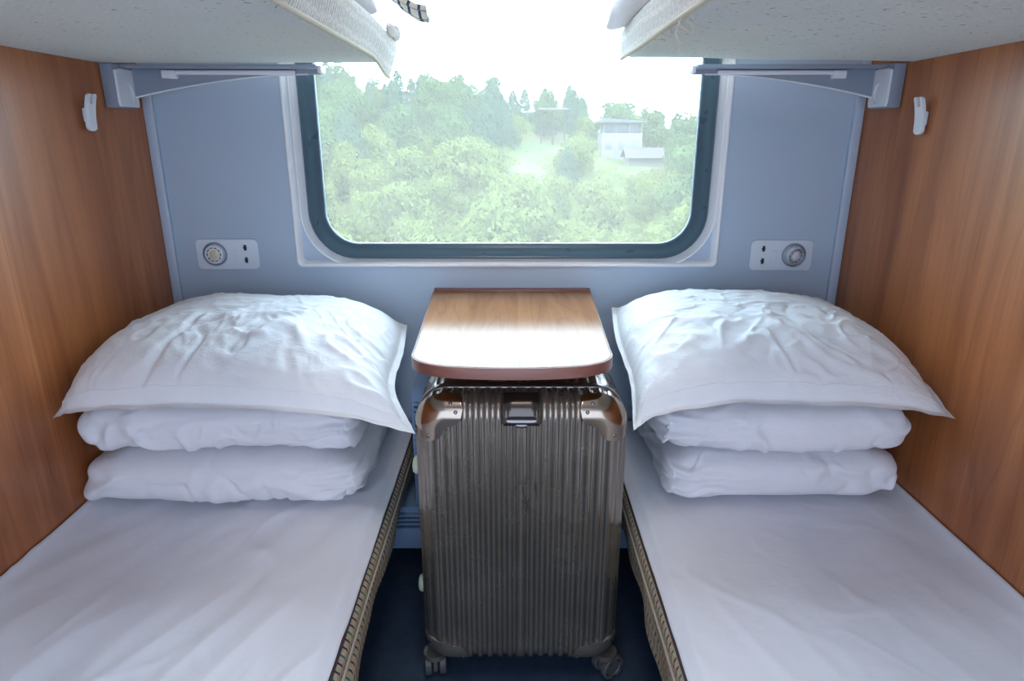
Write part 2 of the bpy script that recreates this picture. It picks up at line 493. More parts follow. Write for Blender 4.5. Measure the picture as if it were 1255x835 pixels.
def lower_berth(side):
    s = -1 if side == 'L' else 1
    xw = XL if s < 0 else XR
    xi = -.288 if s < 0 else .276
    word = 'left' if s < 0 else 'right'
    Y0, Y1 = -.45, 1.80
    # berth bench
    base = (s * .62, .7, 0)
    t = thing('lower_berth', 'dark bench of the lower berth under the %s mattress, in shadow' % word, 'berth', base)
    xin = xi + s * .10
    bm = bmesh.new(); add_box(bm, (min(xw - s * .002, xin), Y0, .215), (max(xw - s * .002, xin), Y1, .245), .004)
    bm_obj('bench_board', bm, M['berth_dark'], t, base=base)
    x2 = xi + s * .16
    bm = bmesh.new(); add_box(bm, (min(x2, x2 + s * .03), Y0 + .05, 0), (max(x2, x2 + s * .03), Y1 - .02, .215), .004)
    bm_obj('front_panel', bm, M['berth_dark'], t, base=base)
    # mattress with woven cover: profile swept along y
    base = (s * .62, .7, .246)
    mt = thing('mattress', 'mattress in beige woven cover flecked with dark dashes on the %s lower berth' % word, 'mattress', base,
               group='lower berth mattresses')
    rng = random.Random(3 if s < 0 else 9)
    def prof(y):
        b = .0025 * nz(y * 2.2, s * 3.1)
        w = .007 * nz(y * 7., s * 8.3)
        far = sstep(1.6, .55, y)
        zb = .252 - (.075 * far * (1 if s > 0 else .15)) + .008 * nz(y * 5, s * 11.7)
        pts = [(xw - s * .004, .252), (xw - s * .004, .383), (xi + s * .05, .383), (xi + s * .022, .381), (xi + s * .006 + b, .371), (xi + b - s * .001, .358),
               (xi + b - s * .002, .340), (xi + b + s * .002, .328), (xi + b + w - s * .002, .312), (xi + b + w * 1.8, .285), (xi + b + s * .004 + w * 2.2, zb + .012), (xi + b + s * .005 + w * 2.2, zb),
               (xi + b + s * .014 + w * 2.2, zb), (xi + b + s * .03, .252)]
        return pts
    ny = 140
    V, U, F = [], [], []
    for i in range(ny):
        y = lerp(Y0, Y1, i / (ny - 1)); ps = prof(y); L = 0
        for k, p in enumerate(ps):
            if k: L += math.dist(p, ps[k - 1])
            V.append((p[0], y, p[1])); U.append((y, L))
    n = len(ps)
    for i in range(ny - 1):
        for k in range(n):
            f = (i * n + k, i * n + (k + 1) % n, (i + 1) * n + (k + 1) % n, (i + 1) * n + k)
            F.append(f if s < 0 else f[::-1])
    F.append(tuple(range(n))); F.append(tuple((ny - 1) * n + k for k in range(n))[::-1])
    mesh_obj('woven_cover', V, F, M['woven'], mt, True, 60, uvs=U, base=base)
    tube('piping', [(prof(y)[7][0] - s * .001, y, .328) for y in [lerp(Y0, Y1 - .005, i / 120) for i in range(121)]], .0042, M['piping'], mt, 8, base=base)
    tube('top_piping', [(prof(y)[4][0] - s * .001, y, .3725) for y in [lerp(Y0, Y1 - .005, i / 120) for i in range(121)]], .003, M['piping_dark'], mt, 8, base=base)
    # sheet
    nu, nv = 130, 300
    def fn(a, b):
        y = lerp(Y0, Y1 - .004, b)
        W = abs(xw - xi)
        d = a * (W - .008)                         # distance from partition wall
        x = xw - s * (.004 + d)
        e = W - .008 - d                           # distance to aisle edge
        z = .3925
        z += .016 * math.exp(-d / .018) + .004 * math.exp(-d / .06)
        z -= .013 * sstep(.028, 0, e)
        X, Y = (x, y) if s < 0 else (x, y)
        if s < 0:
            p = (X * .9 - Y * .45); q = (X * .45 + Y * .9)
            f = ridge(p * 13, q * 2.4, 2.7)
            m = sstep(1.15, .85, y) * sstep(-.98, -.75, x)
            z += .0085 * m * max(0, f - .35)
            z += .0030 * nz(p * 18, q * 3.5, 9.)
            z += .0035 * crease(p, q, 3.3, 7., .12, .5, .25, .45) + .0022 * crease(p, q, 8.1, 12., .12, .7, -.2, .6)
        else:
            p = (X * .92 + Y * .40); q = (-X * .40 + Y * .92)
            f = ridge(p * 8, q * 1.5, 5.2)
            z += .0055 * max(0, f - .55) * sstep(1.2, .9, y)
            z += .0022 * nz(p * 12, q * 2.0, 4.)
            z += .0026 * crease(p, q, 13.3, 6., .11, .5, .2, .4) + .0016 * crease(p, q, 18.1, 11., .12, .7, -.3, .6)
        z += .0022 * nz(X * 4, Y * 4, 1.) + .0008 * nz(X * 30, Y * 12, 3.)
        return (x, y, max(z, .3885 - .013 * sstep(.028, 0, e)))
    o = grid('bed_sheet', fn, nu, nv, M['sheet'], None, flip=(s > 0), solid=.0015)
    tag(o, 'white sheet spread over the %s lower berth, creased%s' % (word, ' with diagonal folds' if s < 0 else ' with long shallow folds'), 'sheet', 'sheets on the lower berths')
    o.name = 'bed_sheet'
lower_berth('L'); lower_berth('R')

# ------------------------------------------------------------------ folded quilts and pillows
def fold_mesh(name, x0, x1, y0, y1, z0, z1, xin, seed, parent, base, lean=0., sag=0.):
    """soft folded layer: rounded slab with gathered pleats at the end next to the aisle"""
    c = Vector(((x0 + x1) / 2, (y0 + y1) / 2, (z0 + z1) / 2)); h = Vector(((x1 - x0) / 2, (y1 - y0) / 2, (z1 - z0) / 2))
    bm = bmesh.new()
    N = (124, 60, 38)
    idx = {}
    def vert(i, j, k):
        key = (i, j, k)
        if key not in idx:
            u = Vector((2 * i / N[0] - 1, 2 * j / N[1] - 1, 2 * k / N[2] - 1))
            u = Vector([math.copysign(1 - (1 - abs(t)) ** 1.35, t) for t in u])
            p, q = 12., 3.3
            e = ((abs(u.x) ** p + abs(u.y) ** p) ** (q / p) + abs(u.z) ** q) ** (1 / q)
            u = u / e
            idx[key] = bm.verts.new(Vector((c.x + u.x * h.x, c.y + u.y * h.y, c.z + u.z * h.z)))
        return idx[key]
    for ax in range(3):
        b, d = (ax + 1) % 3, (ax + 2) % 3
        for side in (0, N[ax]):
            for i in range(N[b]):
                for j in range(N[d]):
                    q = []
                    for di, dj in ((0, 0), (1, 0), (1, 1), (0, 1)):
                        t = [0, 0, 0]; t[ax] = side; t[b] = i + di; t[d] = j + dj
                        q.append(vert(*t))
                    bm.faces.new(q if side else q[::-1])
    bm.normal_update()
    nrm = {v: v.normal.copy() for v in bm.verts}
    for v in bm.verts:
        p = v.co.copy(); n = nrm[v]
        low = sstep(z0 + .006, z0 + .03, p.z) if n.z < 0 else 1
        top = 1 - .7 * max(0, n.z)
        d = .012 * nz(p.x * 3.2, p.y * 3.5, p.z * 6 + seed) + .004 * nz(p.x * 11 + seed, p.y * 9, p.z * 15)
        # long soft folds slanting along the front
        d += .0105 * crease(p.x, p.z, seed + p.y * .5, 7., .14, .6, .5, 1.6) - .0085 * crease(p.x, p.z, seed + 4 + p.y * .5, 10., .10, .8, -.5, 1.3)
        d += .0080 * crease(p.x, p.y * .5 + p.z, seed + 40, 16., .14, .8, .9, .8)
        # gathers around the corner near the aisle
        dc = math.hypot(p.x - xin, p.y - y0)
        g = math.exp(-max(0, dc - .012) / .062)
        zz = (p.z - c.z) / h.z
        d += g * .0125 * (math.sin(zz * 9. + 4 * nz(p.x * 8, p.y * 8, seed) + seed) + .6 * math.sin(zz * 21. + seed * 2 + 5 * nz(p.x * 15, p.y * 15, seed)))
        d -= .014 * math.exp(-dc / .025)
        # vertical-ish pleats on the aisle end
        if abs(n.x) > .6 and (p.x - c.x) * (xin - c.x) > 0:
            d += .009 * ridge(p.y * 9 + 2 * zz, zz * 1.2, seed + 3) + .004 * math.sin(zz * 12 + 3 * nz(p.y * 8, zz, seed))
        # slight gathers on the far end as well
        df = abs(p.x - (x0 + x1 - xin))
        d += math.exp(-df / .05) * .006 * math.sin(zz * 8 + seed * 3 + 3 * nz(p.y * 9, p.z * 9, seed))
        v.co = p + n * d * low * top
        v.co.z = max(v.co.z, z0)
        v.co.y += lean * (v.co.z - z0)
        v.co.z -= 0
    o = bm_obj(name, bm, M['quilt'], parent, base=base, angle=180)
    return o

def quilt(side):
    s = -1 if side == 'L' else 1
    word = 'left' if s < 0 else 'right'
    base = (s * .64, 1.53, .397)
    t = thing('folded_quilt', 'white quilt folded in two thick layers under the pillow on the %s lower berth' % word, 'quilt', base,
              group='folded quilts on the lower berths')
    if s < 0:
        fold_mesh('fold', -.958, -.338, 1.285, 1.79, .399, .535, -.338, 1.3, t, base)
        fold_mesh('fold', -.952, -.345, 1.275, 1.79, .532, .668, -.345, 6.1, t, base)
    else:
        fold_mesh('fold', .350, .880, 1.300, 1.79, .397, .535, .350, 11.7, t, base)
        fold_mesh('fold', .318, .868, 1.272, 1.79, .532, .668, .318, 15.2, t, base)
quilt('L'); quilt('R')

def coons(c, s, t):
    """c: dict of four edge functions f,b (over s) and l,r (over t)"""
    F, B, L, R = c['f'], c['b'], c['l'], c['r']
    return (F(s) * (1 - t) + B(s) * t + L(t) * (1 - s) + R(t) * s
            - (F(0) * (1 - s) * (1 - t) + F(1) * s * (1 - t) + B(0) * (1 - s) * t + B(1) * s * t))
def poly(pts):
    P = [Vector(p) for p in pts]; n = len(P) - 1
    def f(t):
        x = min(max(t, 0), 1) * n; i = min(int(x), n - 1); u = x - i
        p1, p2 = P[i], P[i + 1]; p0 = P[i - 1] if i else p1 * 2 - p2; p3 = P[i + 2] if i + 2 <= n else p2 * 2 - p1
        return .5 * ((2 * p1) + (p2 - p0) * u + (2 * p0 - 5 * p1 + 4 * p2 - p3) * u * u + (3 * p1 - p0 - 3 * p2 + p3) * u ** 3)
    return f

def pillow(side):
    s = -1 if side == 'L' else 1
    if s < 0:
        e = dict(f=poly([(-.955, 1.245, .648), (-.88, 1.225, .672), (-.70, 1.215, .684), (-.5, 1.212, .682), (-.34, 1.205, .668), (-.195, 1.20, .634)]),
                 b=poly([(-.955, 1.765, .715), (-.8, 1.80, .722), (-.6, 1.805, .722), (-.42, 1.80, .718), (-.295, 1.765, .700)]),
                 l=poly([(-.955, 1.245, .648), (-.965, 1.40, .69), (-.965, 1.6, .71), (-.955, 1.765, .715)]),
                 r=poly([(-.195, 1.20, .634), (-.262, 1.36, .668), (-.272, 1.55, .69), (-.295, 1.765, .700)]))
        H, seed = .086, 2.2
    else:
        e = dict(f=poly([(.245, 1.20, .643), (.30, 1.215, .668), (.45, 1.225, .690), (.62, 1.222, .686), (.78, 1.225, .678), (.918, 1.238, .648)]),
                 b=poly([(.278, 1.765, .752), (.4, 1.80, .74), (.58, 1.805, .735), (.75, 1.80, .725), (.905, 1.765, .715)]),
                 l=poly([(.245, 1.20, .643), (.262, 1.36, .69), (.258, 1.55, .725), (.278, 1.765, .752)]),
                 r=poly([(.918, 1.238, .648), (.923, 1.40, .69), (.920, 1.6, .71), (.905, 1.765, .715)]))
        H, seed = .088, 31.4
    N = (230, 170)
    def hprof(a, ed):
        d = min(a, 1 - a)
        d = max(0, d - ed) / (.5 - ed)
        return (1 - (1 - d) ** 3.6) ** .72
    V, F = [], []
    nu, nv = N
    def pt(i, j, top):
        a, b = i / (nu - 1), j / (nv - 1)
        # denser near borders
        a = a + .10 * math.sin(2 * PI * a) * -.5; b = b + .10 * math.sin(2 * PI * b) * -.5
        p = coons(e, a, b)
        hem = .028
        h = hprof(a, hem * .9) * hprof(b, hem)
        if top:
            asym = 1 + .10 * math.sin((b - .1) * 2.6)
            z = H * h * asym
            X, Y = p.x, p.y
            w = 0
            # small creases, denser on the front shoulder
            m = sstep(.0, .12, b) * sstep(.75, .25, b)
            k_ = 1. if s < 0 else .6
            w += 1.35 * k_ * m * (.0085 * crease(X, Y, seed, 8., .12, .9, .35, 1.5) + .0060 * crease(X, Y, seed + 5, 13., .13, 1.1, -.6, 1.2)
                           - .0065 * crease(X, Y, seed + 9, 10., .10, .9, .9, 1.2))
            w += .0042 * crease(X, Y, seed + 21, 15., .10, .8, 1.3 if s < 0 else .1, 2.0) * sstep(.08, .3, b)
            w += .0030 * m * ridge(X * 18, Y * 26 + X * 8, seed + 5)
            # radiating tension folds at side edges and front corners
            ms = math.exp(-min(a, 1 - a) / .10)
            w += .010 * ms * ridge(b * 16 + 2 * nz(a * 8, b * 8, seed), a * 3, seed + 2)
            mf = math.exp(-b / .10)
            w += .0065 * mf * ridge(a * 22 + 2 * nz(a * 6, b * 6, seed), b * 3, seed + 8)
            w += .006 * nz(X * 6, Y * 6, seed) + .0025 * nz(X * 25, Y * 35, seed)
            w += .0014 * ridge(X * 5 + nz(X * 7, Y * 7, seed + 4) * 1.5, Y * 16 + nz(X * 6, Y * 6, seed) * 2, seed + 13)
            edge = sstep(0, .06, min(a, 1 - a, b * .8, 1 - b))
            z += w * edge * .9
            # free border flutters a little
            z += (1 - edge) * .004 * nz(a * 16, b * 16, seed + 3)
            p.z += z
            # front bulges outwards over the hem
            p.y -= .022 * h * sstep(.45, .1, b)
            # droop the plump side beyond its seam
            return p
        else:
            p.z -= .006 * h + .0025
            p.z += (1 - sstep(0, .06, min(a, 1 - a, b * .8, 1 - b))) * (.004 * nz(a * 16, b * 16, seed + 3) + .0025)
            if h > .4: p.z = max(p.z, .669)
            return p
    for top in (1, 0):
        for i in range(nu):
            for j in range(nv): V.append(pt(i, j, top))
    T = nu * nv
    for i in range(nu - 1):
        for j in range(nv - 1):
            q = (i * nv + j, (i + 1) * nv + j, (i + 1) * nv + j + 1, i * nv + j + 1)
            F.append(q); F.append(tuple(T + k for k in q[::-1]))
    bd = [i * nv for i in range(nu)] + [(nu - 1) * nv + j for j in range(1, nv)] + [i * nv + nv - 1 for i in range(nu - 2, -1, -1)] + [j for j in range(nv - 2, 0, -1)]
    for k in range(len(bd)):
        a_, b_ = bd[k], bd[(k + 1) % len(bd)]
        F.append((b_, a_, T + a_, T + b_))
    lab = ('white rumpled pillow on top of the folded quilt at the left lower berth' if s < 0
           else 'white smooth plump pillow on top of the folded quilt at the right lower berth')
    base = (s * .6, 1.5, .668)
    o = mesh_obj('pillow', V, F, M['pillow'], None, True, None, base=base)
    o.location = base
    tag(o, lab, 'pillow', 'pillows on the lower berths')
    # stitched hem seam a hand's breadth above the front border
    sp = []
    for k in range(90):
        a = lerp(.02, .98, k / 89)
        j = .085
        i_ = a * (nu - 1)
        p = pt(i_, j * (nv - 1), 1); sp.append((p.x, p.y, p.z))
    tube('hem_seam', sp, .0011, M['pillow'], o, 6, base=base)
pillow('L'); pillow('R')

# ------------------------------------------------------------------ upper berths, brackets, upper bedding
def upper_berth(side):
    s = -1 if side == 'L' else 1
    word = 'left' if s < 0 else 'right'
    xw = XL if s < 0 else XR
    xi = -.305 if s < 0 else .262
    Y0, Y1 = -.45, 1.70 if s < 0 else 1.665
    tilt = 0. if s < 0 else .008
    base = (xw, .6, 1.372)
    t = thing('upper_berth', 'upper berth overhead on the %s with speckled grey fabric underside' % word, 'berth', base)
    nu, nv = 60, 60
    def zb(x, y):
        f = abs(x - xw) / abs(xi - xw)
        return 1.372 + tilt * f + .0025 * nz(x * 4, y * 3, s)
    V, F = [], []
    xs = [lerp(xw - s * .002, xi, i / (nu - 1)) for i in range(nu)]; ys = [lerp(Y0, Y1, j / (nv - 1)) for j in range(nv)]
    for x in xs:
        for y in ys:
            e = min(abs(x - xi), Y1 - y)
            V.append((x, y, zb(x, y) + .010 * sstep(.014, 0, e) ** 2))
    T = len(V)
    for x in xs:
        for y in ys: V.append((x, y, zb(x, y) + .034))
    for i in range(nu - 1):
        for j in range(nv - 1):
            q = (i * nv + j, (i + 1) * nv + j, (i + 1) * nv + j + 1, i * nv + j + 1)
            F.append(q[::-1] if s < 0 else q); q2 = tuple(T + k for k in q); F.append(q2 if s < 0 else q2[::-1])
    bd = [i * nv for i in range(nu)] + [(nu - 1) * nv + j for j in range(1, nv)] + [i * nv + nv - 1 for i in range(nu - 2, -1, -1)] + [j for j in range(nv - 2, 0, -1)]
    for k in range(len(bd)):
        a_, b_ = bd[k], bd[(k + 1) % len(bd)]
        F.append((a_, b_, T + b_, T + a_) if s < 0 else (b_, a_, T + a_, T + b_))
    mesh_obj('fabric_board', V, F, M['underside'], t, True, 50, base=base)
    # mattress whose pale woven cover shows along the aisle edge
    base = (xw, .6, 1.407)
    mt = thing('upper_mattress', 'mattress in pale grey woven cover %s' % ('with a loose drooping corner above the left berth end' if s < 0 else 'with a frayed lower seam on the right upper berth'), 'mattress', base,
               group='upper berth mattresses')
    ny = 150
    def prof(y):
        b = .004 * nz(y * 6, s * 2.2)
        droop = sstep(1.45, 1.695, y) if s < 0 else 0.
        drz = -.028 * droop ** 2
        lean = .026 if s < 0 else .004
        top = 1.447 + (.0 if s < 0 else .012) - .012 * droop
        low = 1.372 + tilt + drz
        f = sstep(Y1 - .0, Y1 - .05, y)
        xo = xi - s * .006
        pts = [(xw - s * .004, 1.41), (xw - s * .004, top), (xi + s * .06, top + .004), (xi - s * (lean - .012) + b, top), (xi - s * lean + b, top - .012),
               (xo - s * lean * .75 + b * 2, lerp(top, low, .35)), (xo - s * lean * .4 + b * 1.5, lerp(top, low, .65)), (xo - s * lean * .12 + b, lerp(top, low, .9)), (xo + s * .001, low - .001), (xo + s * .0045, low + .004), (xo + s * .0045, 1.409 + tilt)]
        return pts
    V, U, F = [], [], []
    ye = Y1 - .006 + (.02 if s < 0 else 0)
    for i in range(ny):
        y = lerp(Y0, ye, i / (ny - 1)); ps = prof(min(y, Y1)); L = 0
        for k, p in enumerate(ps):
            if k: L += math.dist(p, ps[k - 1])
            V.append((p[0], y, p[1])); U.append((y, L))
    n = len(ps)
    for i in range(ny - 1):
        for k in range(n):
            f = (i * n + k, i * n + (k + 1) % n, (i + 1) * n + (k + 1) % n, (i + 1) * n + k)
            F.append(f if s < 0 else f[::-1])
    F.append(tuple(range(n))); F.append(tuple((ny - 1) * n + k for k in range(n))[::-1])
    mesh_obj('woven_cover', V, F, M['woven_pale'], mt, True, 60, uvs=U, base=base)
    tube('bottom_piping', [(prof(y)[8][0] - s * .001, y, prof(y)[8][1] + .001) for y in [lerp(Y0, ye - .004, i / 120) for i in range(121)]], .0045, M['piping'], mt, 8, base=base)
    if s < 0:
        # rolled tuft of the cover at the end
        tube('rolled_corner', [(-.272 - .006 * sstep(.7, 1., k / 12), 1.56 + .0125 * k, 1.4365 + .004 * math.sin(k)) for k in range(13)], lambda u: .002 + .0095 * sstep(0, .35, u) * sstep(1.04, .9, u), M['woven_pale'], mt, 14, base=base)
    else:
        rg = random.Random(5)
        for k in range(9):
            y = 1.02 + .028 * k + rg.uniform(-.01, .01); x = xi - .004
            L = rg.uniform(.012, .03) * (2.0 if k == 3 else 1)
            pts = [(x, y, 1.38), (x - .004 + rg.uniform(-.004, .004), y + .003, 1.38 - L * .4), (x + rg.uniform(-.004, .006), y + rg.uniform(-.006, .008), 1.38 - L * .75), (x + rg.uniform(-.002, .012), y + rg.uniform(-.01, .01), 1.38 - L)]
            tube('loose_thread', pts, .0009, M['piping'], mt, 5, base=base)
    # bedding on top, edge just showing
    base = (xw, .6, top_z(s))
    def fnq(a, b):
        y = lerp(Y0 + .02, 1.60 if s < 0 else 1.60, b)
        ang = lerp(-.5 * PI, .5 * PI, a)
        xa = (-.262 if s < 0 else .222)
        return y, ang, xa
    nu2, nv2 = 46, 120
    V, F = [], []
    hz = .045
    for i in range(nu2):
        for j in range(nv2):
            y = lerp(Y0 + .02, 1.63 if s > 0 else 1.57, j / (nv2 - 1))
            a = i / (nu2 - 1) * 2 * PI
            xin = (-.285 if s < 0 else .225)
            if s > 0: xin += .05 * sstep(1.60, 1.2, y) - .02
            cx = (xw + xin) / 2; hx = abs(xw - xin) / 2 - .01
            ca, sa = math.cos(a), math.sin(a)
            px = cx + hx * math.copysign(abs(ca) ** (.35 if s < 0 or ca > 0 else .55), ca); pz = top_z(s) + hz + hz * math.copysign(abs(sa) ** .8, sa)
            dn = .010 * nz(px * 6, y * 7, pz * 9 + s) + .006 * ridge(y * 14, pz * 12, s + px * 2)
            endk = sstep(0, .05, min(j, nv2 - 1 - j) / (nv2 - 1))
            px += dn * (-s) * abs(ca); pz = top_z(s) + (pz - top_z(s)) * (.35 + .65 * endk) + dn * .5 * max(0, sa)
            if s > 0 and ca < -.6:
                pz -= .034 * sstep(.45, .98, -ca) * sstep(1.0, 1.4, y)
            V.append((px, y, pz))
    for i in range(nu2):
        for j in range(nv2 - 1):
            k = (i + 1) % nu2
            F.append((i * nv2 + j, k * nv2 + j, k * nv2 + j + 1, i * nv2 + j + 1))
    F.append(tuple(i * nv2 for i in range(nu2))); F.append(tuple(i * nv2 + nv2 - 1 for i in range(nu2))[::-1])
    o = mesh_obj('quilt', V, F, M['quilt'], None, True, 60, base=base)
    o.location = base
    tag(o, 'white quilt lying on the %s upper mattress, its edge just showing' % word, 'quilt', 'quilts on the upper berths')
def top_z(s): return 1.452 if s < 0 else 1.462

upper_berth('L'); upper_berth('R')

# corner of a checked cloth hanging off the left upper berth
def fnp(a, b):
    # a along the length towards the aisle, b across
    x = lerp(-.40, -.196, a); y = lerp(1.66, 1.74, b) - .02 * a
    drop = sstep(.35, 1., a)
    z = 1.545 - .055 * drop - .020 * b * drop + .004 * nz(a * 9, b * 7, 1)
    return ((x, y, z + .004 * math.sin(b * 9) * drop), (a * .22, b * .12))
o = grid('checked_blanket', fnp, 40, 26, M['plaid'], None, uvscale=True, solid=.010)
tag(o, 'checked navy and cream cloth, its corner hanging above the left upper mattress', 'blanket')

def bracket(side):
    s = -1 if side == 'L' else 1
    word = 'left' if s < 0 else 'right'
    xw = XL if s < 0 else XR
    k = 1. if s < 0 else .965
    base = (xw, 1.70, 1.27)
    X = lambda d: xw - s * d * k
    t = thing('berth_bracket', 'grey metal bracket with curved arm under the window end of the %s upper berth' % word, 'bracket', base, group='brackets of the upper berths')
    # arm: tapering web with a curved lower edge
    top = 1.366; pts = [(X(.036), top), (X(.50), top), (X(.50), 1.352)]
    for i in range(13):
        u = i / 12
        pts.append((X(lerp(.47, .036, u)), 1.352 - .054 * (u ** 1.75)))
    bm = bmesh.new(); add_prism(bm, pts if s > 0 else pts[::-1], 'y', 1.728, 1.744, .002)
    bm_obj('arm', bm, M['metal_grey'], t, base=base)
    # thin bright lower lip of the arm
    tube('arm_lip', [(X(lerp(.47, .036, i / 12)), 1.728, 1.352 - .054 * ((i / 12) ** 1.75)) for i in range(13)], .0022, M['metal_light'], t, 6, base=base)
    bm = bmesh.new(); add_box(bm, (min(X(0.002), X(.50)), 1.690, 1.3625), (max(X(.002), X(.50)), 1.744, 1.3715), .0015)
    bm_obj('flange', bm, M['metal_grey'], t, base=base)
    bm = bmesh.new(); add_box(bm, (min(X(.115), X(.44)), 1.716, 1.350), (max(X(.115), X(.44)), 1.730, 1.3605), .003)
    add_box(bm, (min(X(.115), X(.15)), 1.712, 1.341), (max(X(.115), X(.15)), 1.730, 1.3605), .003)
    bm_obj('pale_rail', bm, M['metal_light'], t, base=base)
    bm = bmesh.new(); add_box(bm, (min(X(.50), X(.51)), 1.70, 1.353), (max(X(.50), X(.51)), 1.744, 1.370), .003)
    bm_obj('end_cap', bm, M['metal_light'], t, base=base)
    # mounting post on the partition, pale casting on its inner side with an oval recess
    bm = bmesh.new(); add_box(bm, (min(X(.001), X(.030)), 1.655, 1.272), (max(X(.001), X(.030)), 1.746, 1.3705), .002)
    bm_obj('post', bm, M['metal_grey'], t, base=base)
    bm = bmesh.new()
    ov = [(1.704 + .017 * math.cos(a), 1.305 + .024 * math.sin(a)) for a in [2 * PI * i / 28 for i in range(28)]]
    rc = []
    for i in range(28):
        a = 2 * PI * i / 28; c_, s_ = math.cos(a), math.sin(a)
        m = max(abs(c_) / .041, abs(s_) / (.030 if s_ < 0 else .056)); rc.append((1.7005 + c_ / m, 1.305 + s_ / m))
    V = [(X(.0365), *p) for p in rc] + [(X(.0365), *p) for p in ov] + [(X(.0315), *p) for p in ov] + [(X(.0295), *p) for p in rc]
    F = []
    n = 28
    for i in range(n):
        j = (i + 1) % n
        F += [(i, j, n + j, n + i), (n + i, n + j, 2 * n + j, 2 * n + i), (j, i, 3 * n + i, 3 * n + j)]
    F.append(tuple(2 * n + i for i in range(n)))
    bm2 = bmesh.new()
    vs = [bm2.verts.new(v) for v in V]
    for f in F: bm2.faces.new([vs[i] for i in f])
    bm_obj('casting', bm2, M['metal_light'], t, base=base)
bracket('L'); bracket('R')

# ------------------------------------------------------------------ hooks on the partitions
def hook(side):
    s = -1 if side == 'L' else 1
    xw = XL if s < 0 else XR
    yc, zc = (1.568, 1.258) if s < 0 else (1.545, 1.250)
    base = (xw, yc, zc)
    t = thing('coat_hook', 'small white notched coat hook on the %s wood partition' % ('left' if s < 0 else 'right'), 'hook', base, group='coat hooks')
    # slotted plate, curved away from the wall at its ends
    w, h = .0165, .040
    outl = []
    # outline with U notch on top, in (y,z)
    for i in range(9):
        a = PI + PI * i / 8; outl.append((w * math.cos(a), -h + w * .6 + w * .6 * math.sin(a)))
    outl += [(w, h - .004), (w - .004, h), (.0055, h), (.0052, h - .016)]
    for i in range(1, 8):
        a = -PI * i / 8; outl.append((.0052 * math.cos(a), h - .016 + .0052 * math.sin(a)))
    outl += [(-.0052, h - .016), (-.0055, h), (-w + .004, h), (-w, h - .004)]
    bm = bmesh.new()
    add_prism(bm, outl, 'x', 0, .006)
    bmesh.ops.triangulate(bm, faces=[f for f in bm.faces if len(f.verts) > 4])
    bmesh.ops.subdivide_edges(bm, edges=[e for e in bm.edges if e.calc_length() > .02], cuts=6, use_grid_fill=True)
    for v in bm.verts:
        zz = v.co.z / h
        v.co.x = xw - s * (.011 + v.co.x + .004 * zz * zz + .006 * zz)
        v.co.y += yc; v.co.z += zc
    bm_obj('hook_plate', bm, M['plastic_white'], t, base=base, angle=40)
    bm = bmesh.new(); add_box(bm, (min(xw - s * .0005, xw - s * .012), yc - .009, zc - .020), (max(xw - s * .0005, xw - s * .012), yc + .009, zc + .010), .003)
    bm_obj('hook_base', bm, M['plastic'], t, base=base)
hook('L'); hook('R')

# ------------------------------------------------------------------ reading light / socket panels on the window wall
def light_panel(side):
    s = -1 if side == 'L' else 1
    xc, zc = (-.800, .889) if s < 0 else (.758, .886)
    base = (xc, YB, zc)
    t = thing('reading_light_panel', ('reading light panel with warm lamp and two sockets on the wall %s of the window' % ('left' if s < 0 else 'right')) if s < 0 else
              'reading light panel with swivelled clear lamp on the wall right of the window', 'reading light', base, group='reading light panels')
    w, h = .088, .043
    bm = bmesh.new(); add_prism(bm, rrect(xc - w, xc + w, zc - h, zc + h, .014, 6), 'y', YB - .007, YB - .0003, .0025, 3)
    bm_obj('plate', bm, M['plastic'], t, base=base)
    lx = xc + s * .034
    Mx = Matrix.Translation((lx, YB - .007, zc + .001)) @ Matrix.Rotation(PI / 2, 4, 'X')
    lathe('lamp_ring', [(.0335, -.002), (.0335, .004), (.031, .0055), (.029, .002), (.028, -.001)], M['metal_grey'], t, Mx, 40, base=base)
    rot = Matrix.Rotation(math.radians(0 if s < 0 else 16), 4, 'Y') @ Matrix.Rotation(math.radians(0 if s < 0 else 10), 4, 'X')
    My = Mx @ rot
    lp = lathe('lamp', [(.0275, -.002), (.0275, .006), (.025, .010), (.021, .011), (.020, .008), (.017, .008), (.0165, .010), (.0135, .0105)], M['plastic_white'] if s < 0 else M['steel'], t, My, 40, base=base)
    lathe('lens', [(.0125, .007), (.0125, .0105), (.009, .0125), (.0045, .0132), (.0005, .0134)], M['lens_warm'] if s < 0 else M['lens_clear'], lp, My, 28, base=base)
    for k in range(10):
        a = 2 * PI * k / 10
        q = [My @ Vector((.0187 * math.cos(a + d), .0187 * math.sin(a + d), .0085)) for d in (-.18, -.06, .06, .18)]
        tube('vent_slot', q, .0012, M['dark'], lp, 6, base=base)
    for dz in (.019, -.016):
        sx = xc - s * .052
        bm = bmesh.new(); add_box(bm, (sx - .0035, YB - .0085, zc + dz - .008), (sx + .0035, YB - .006, zc + dz + .008), .0008)
        add_box(bm, (sx - .001 - .0045, YB - .0083, zc + dz - .0025), (sx + .0045, YB - .0062, zc + dz + .0025), .0005)
        bm_obj('socket', bm, M['dark'], t, base=base)
    bx = xc - s * .018
    bm = bmesh.new(); add_prism(bm, rrect(bx - .006, bx + .006, zc - .014, zc + .014, .002, 4), 'y', YB - .009, YB - .006, .0008)
    bm_obj('rocker_switch', bm, M['plastic'], t, base=base)
light_panel('L'); light_panel('R')

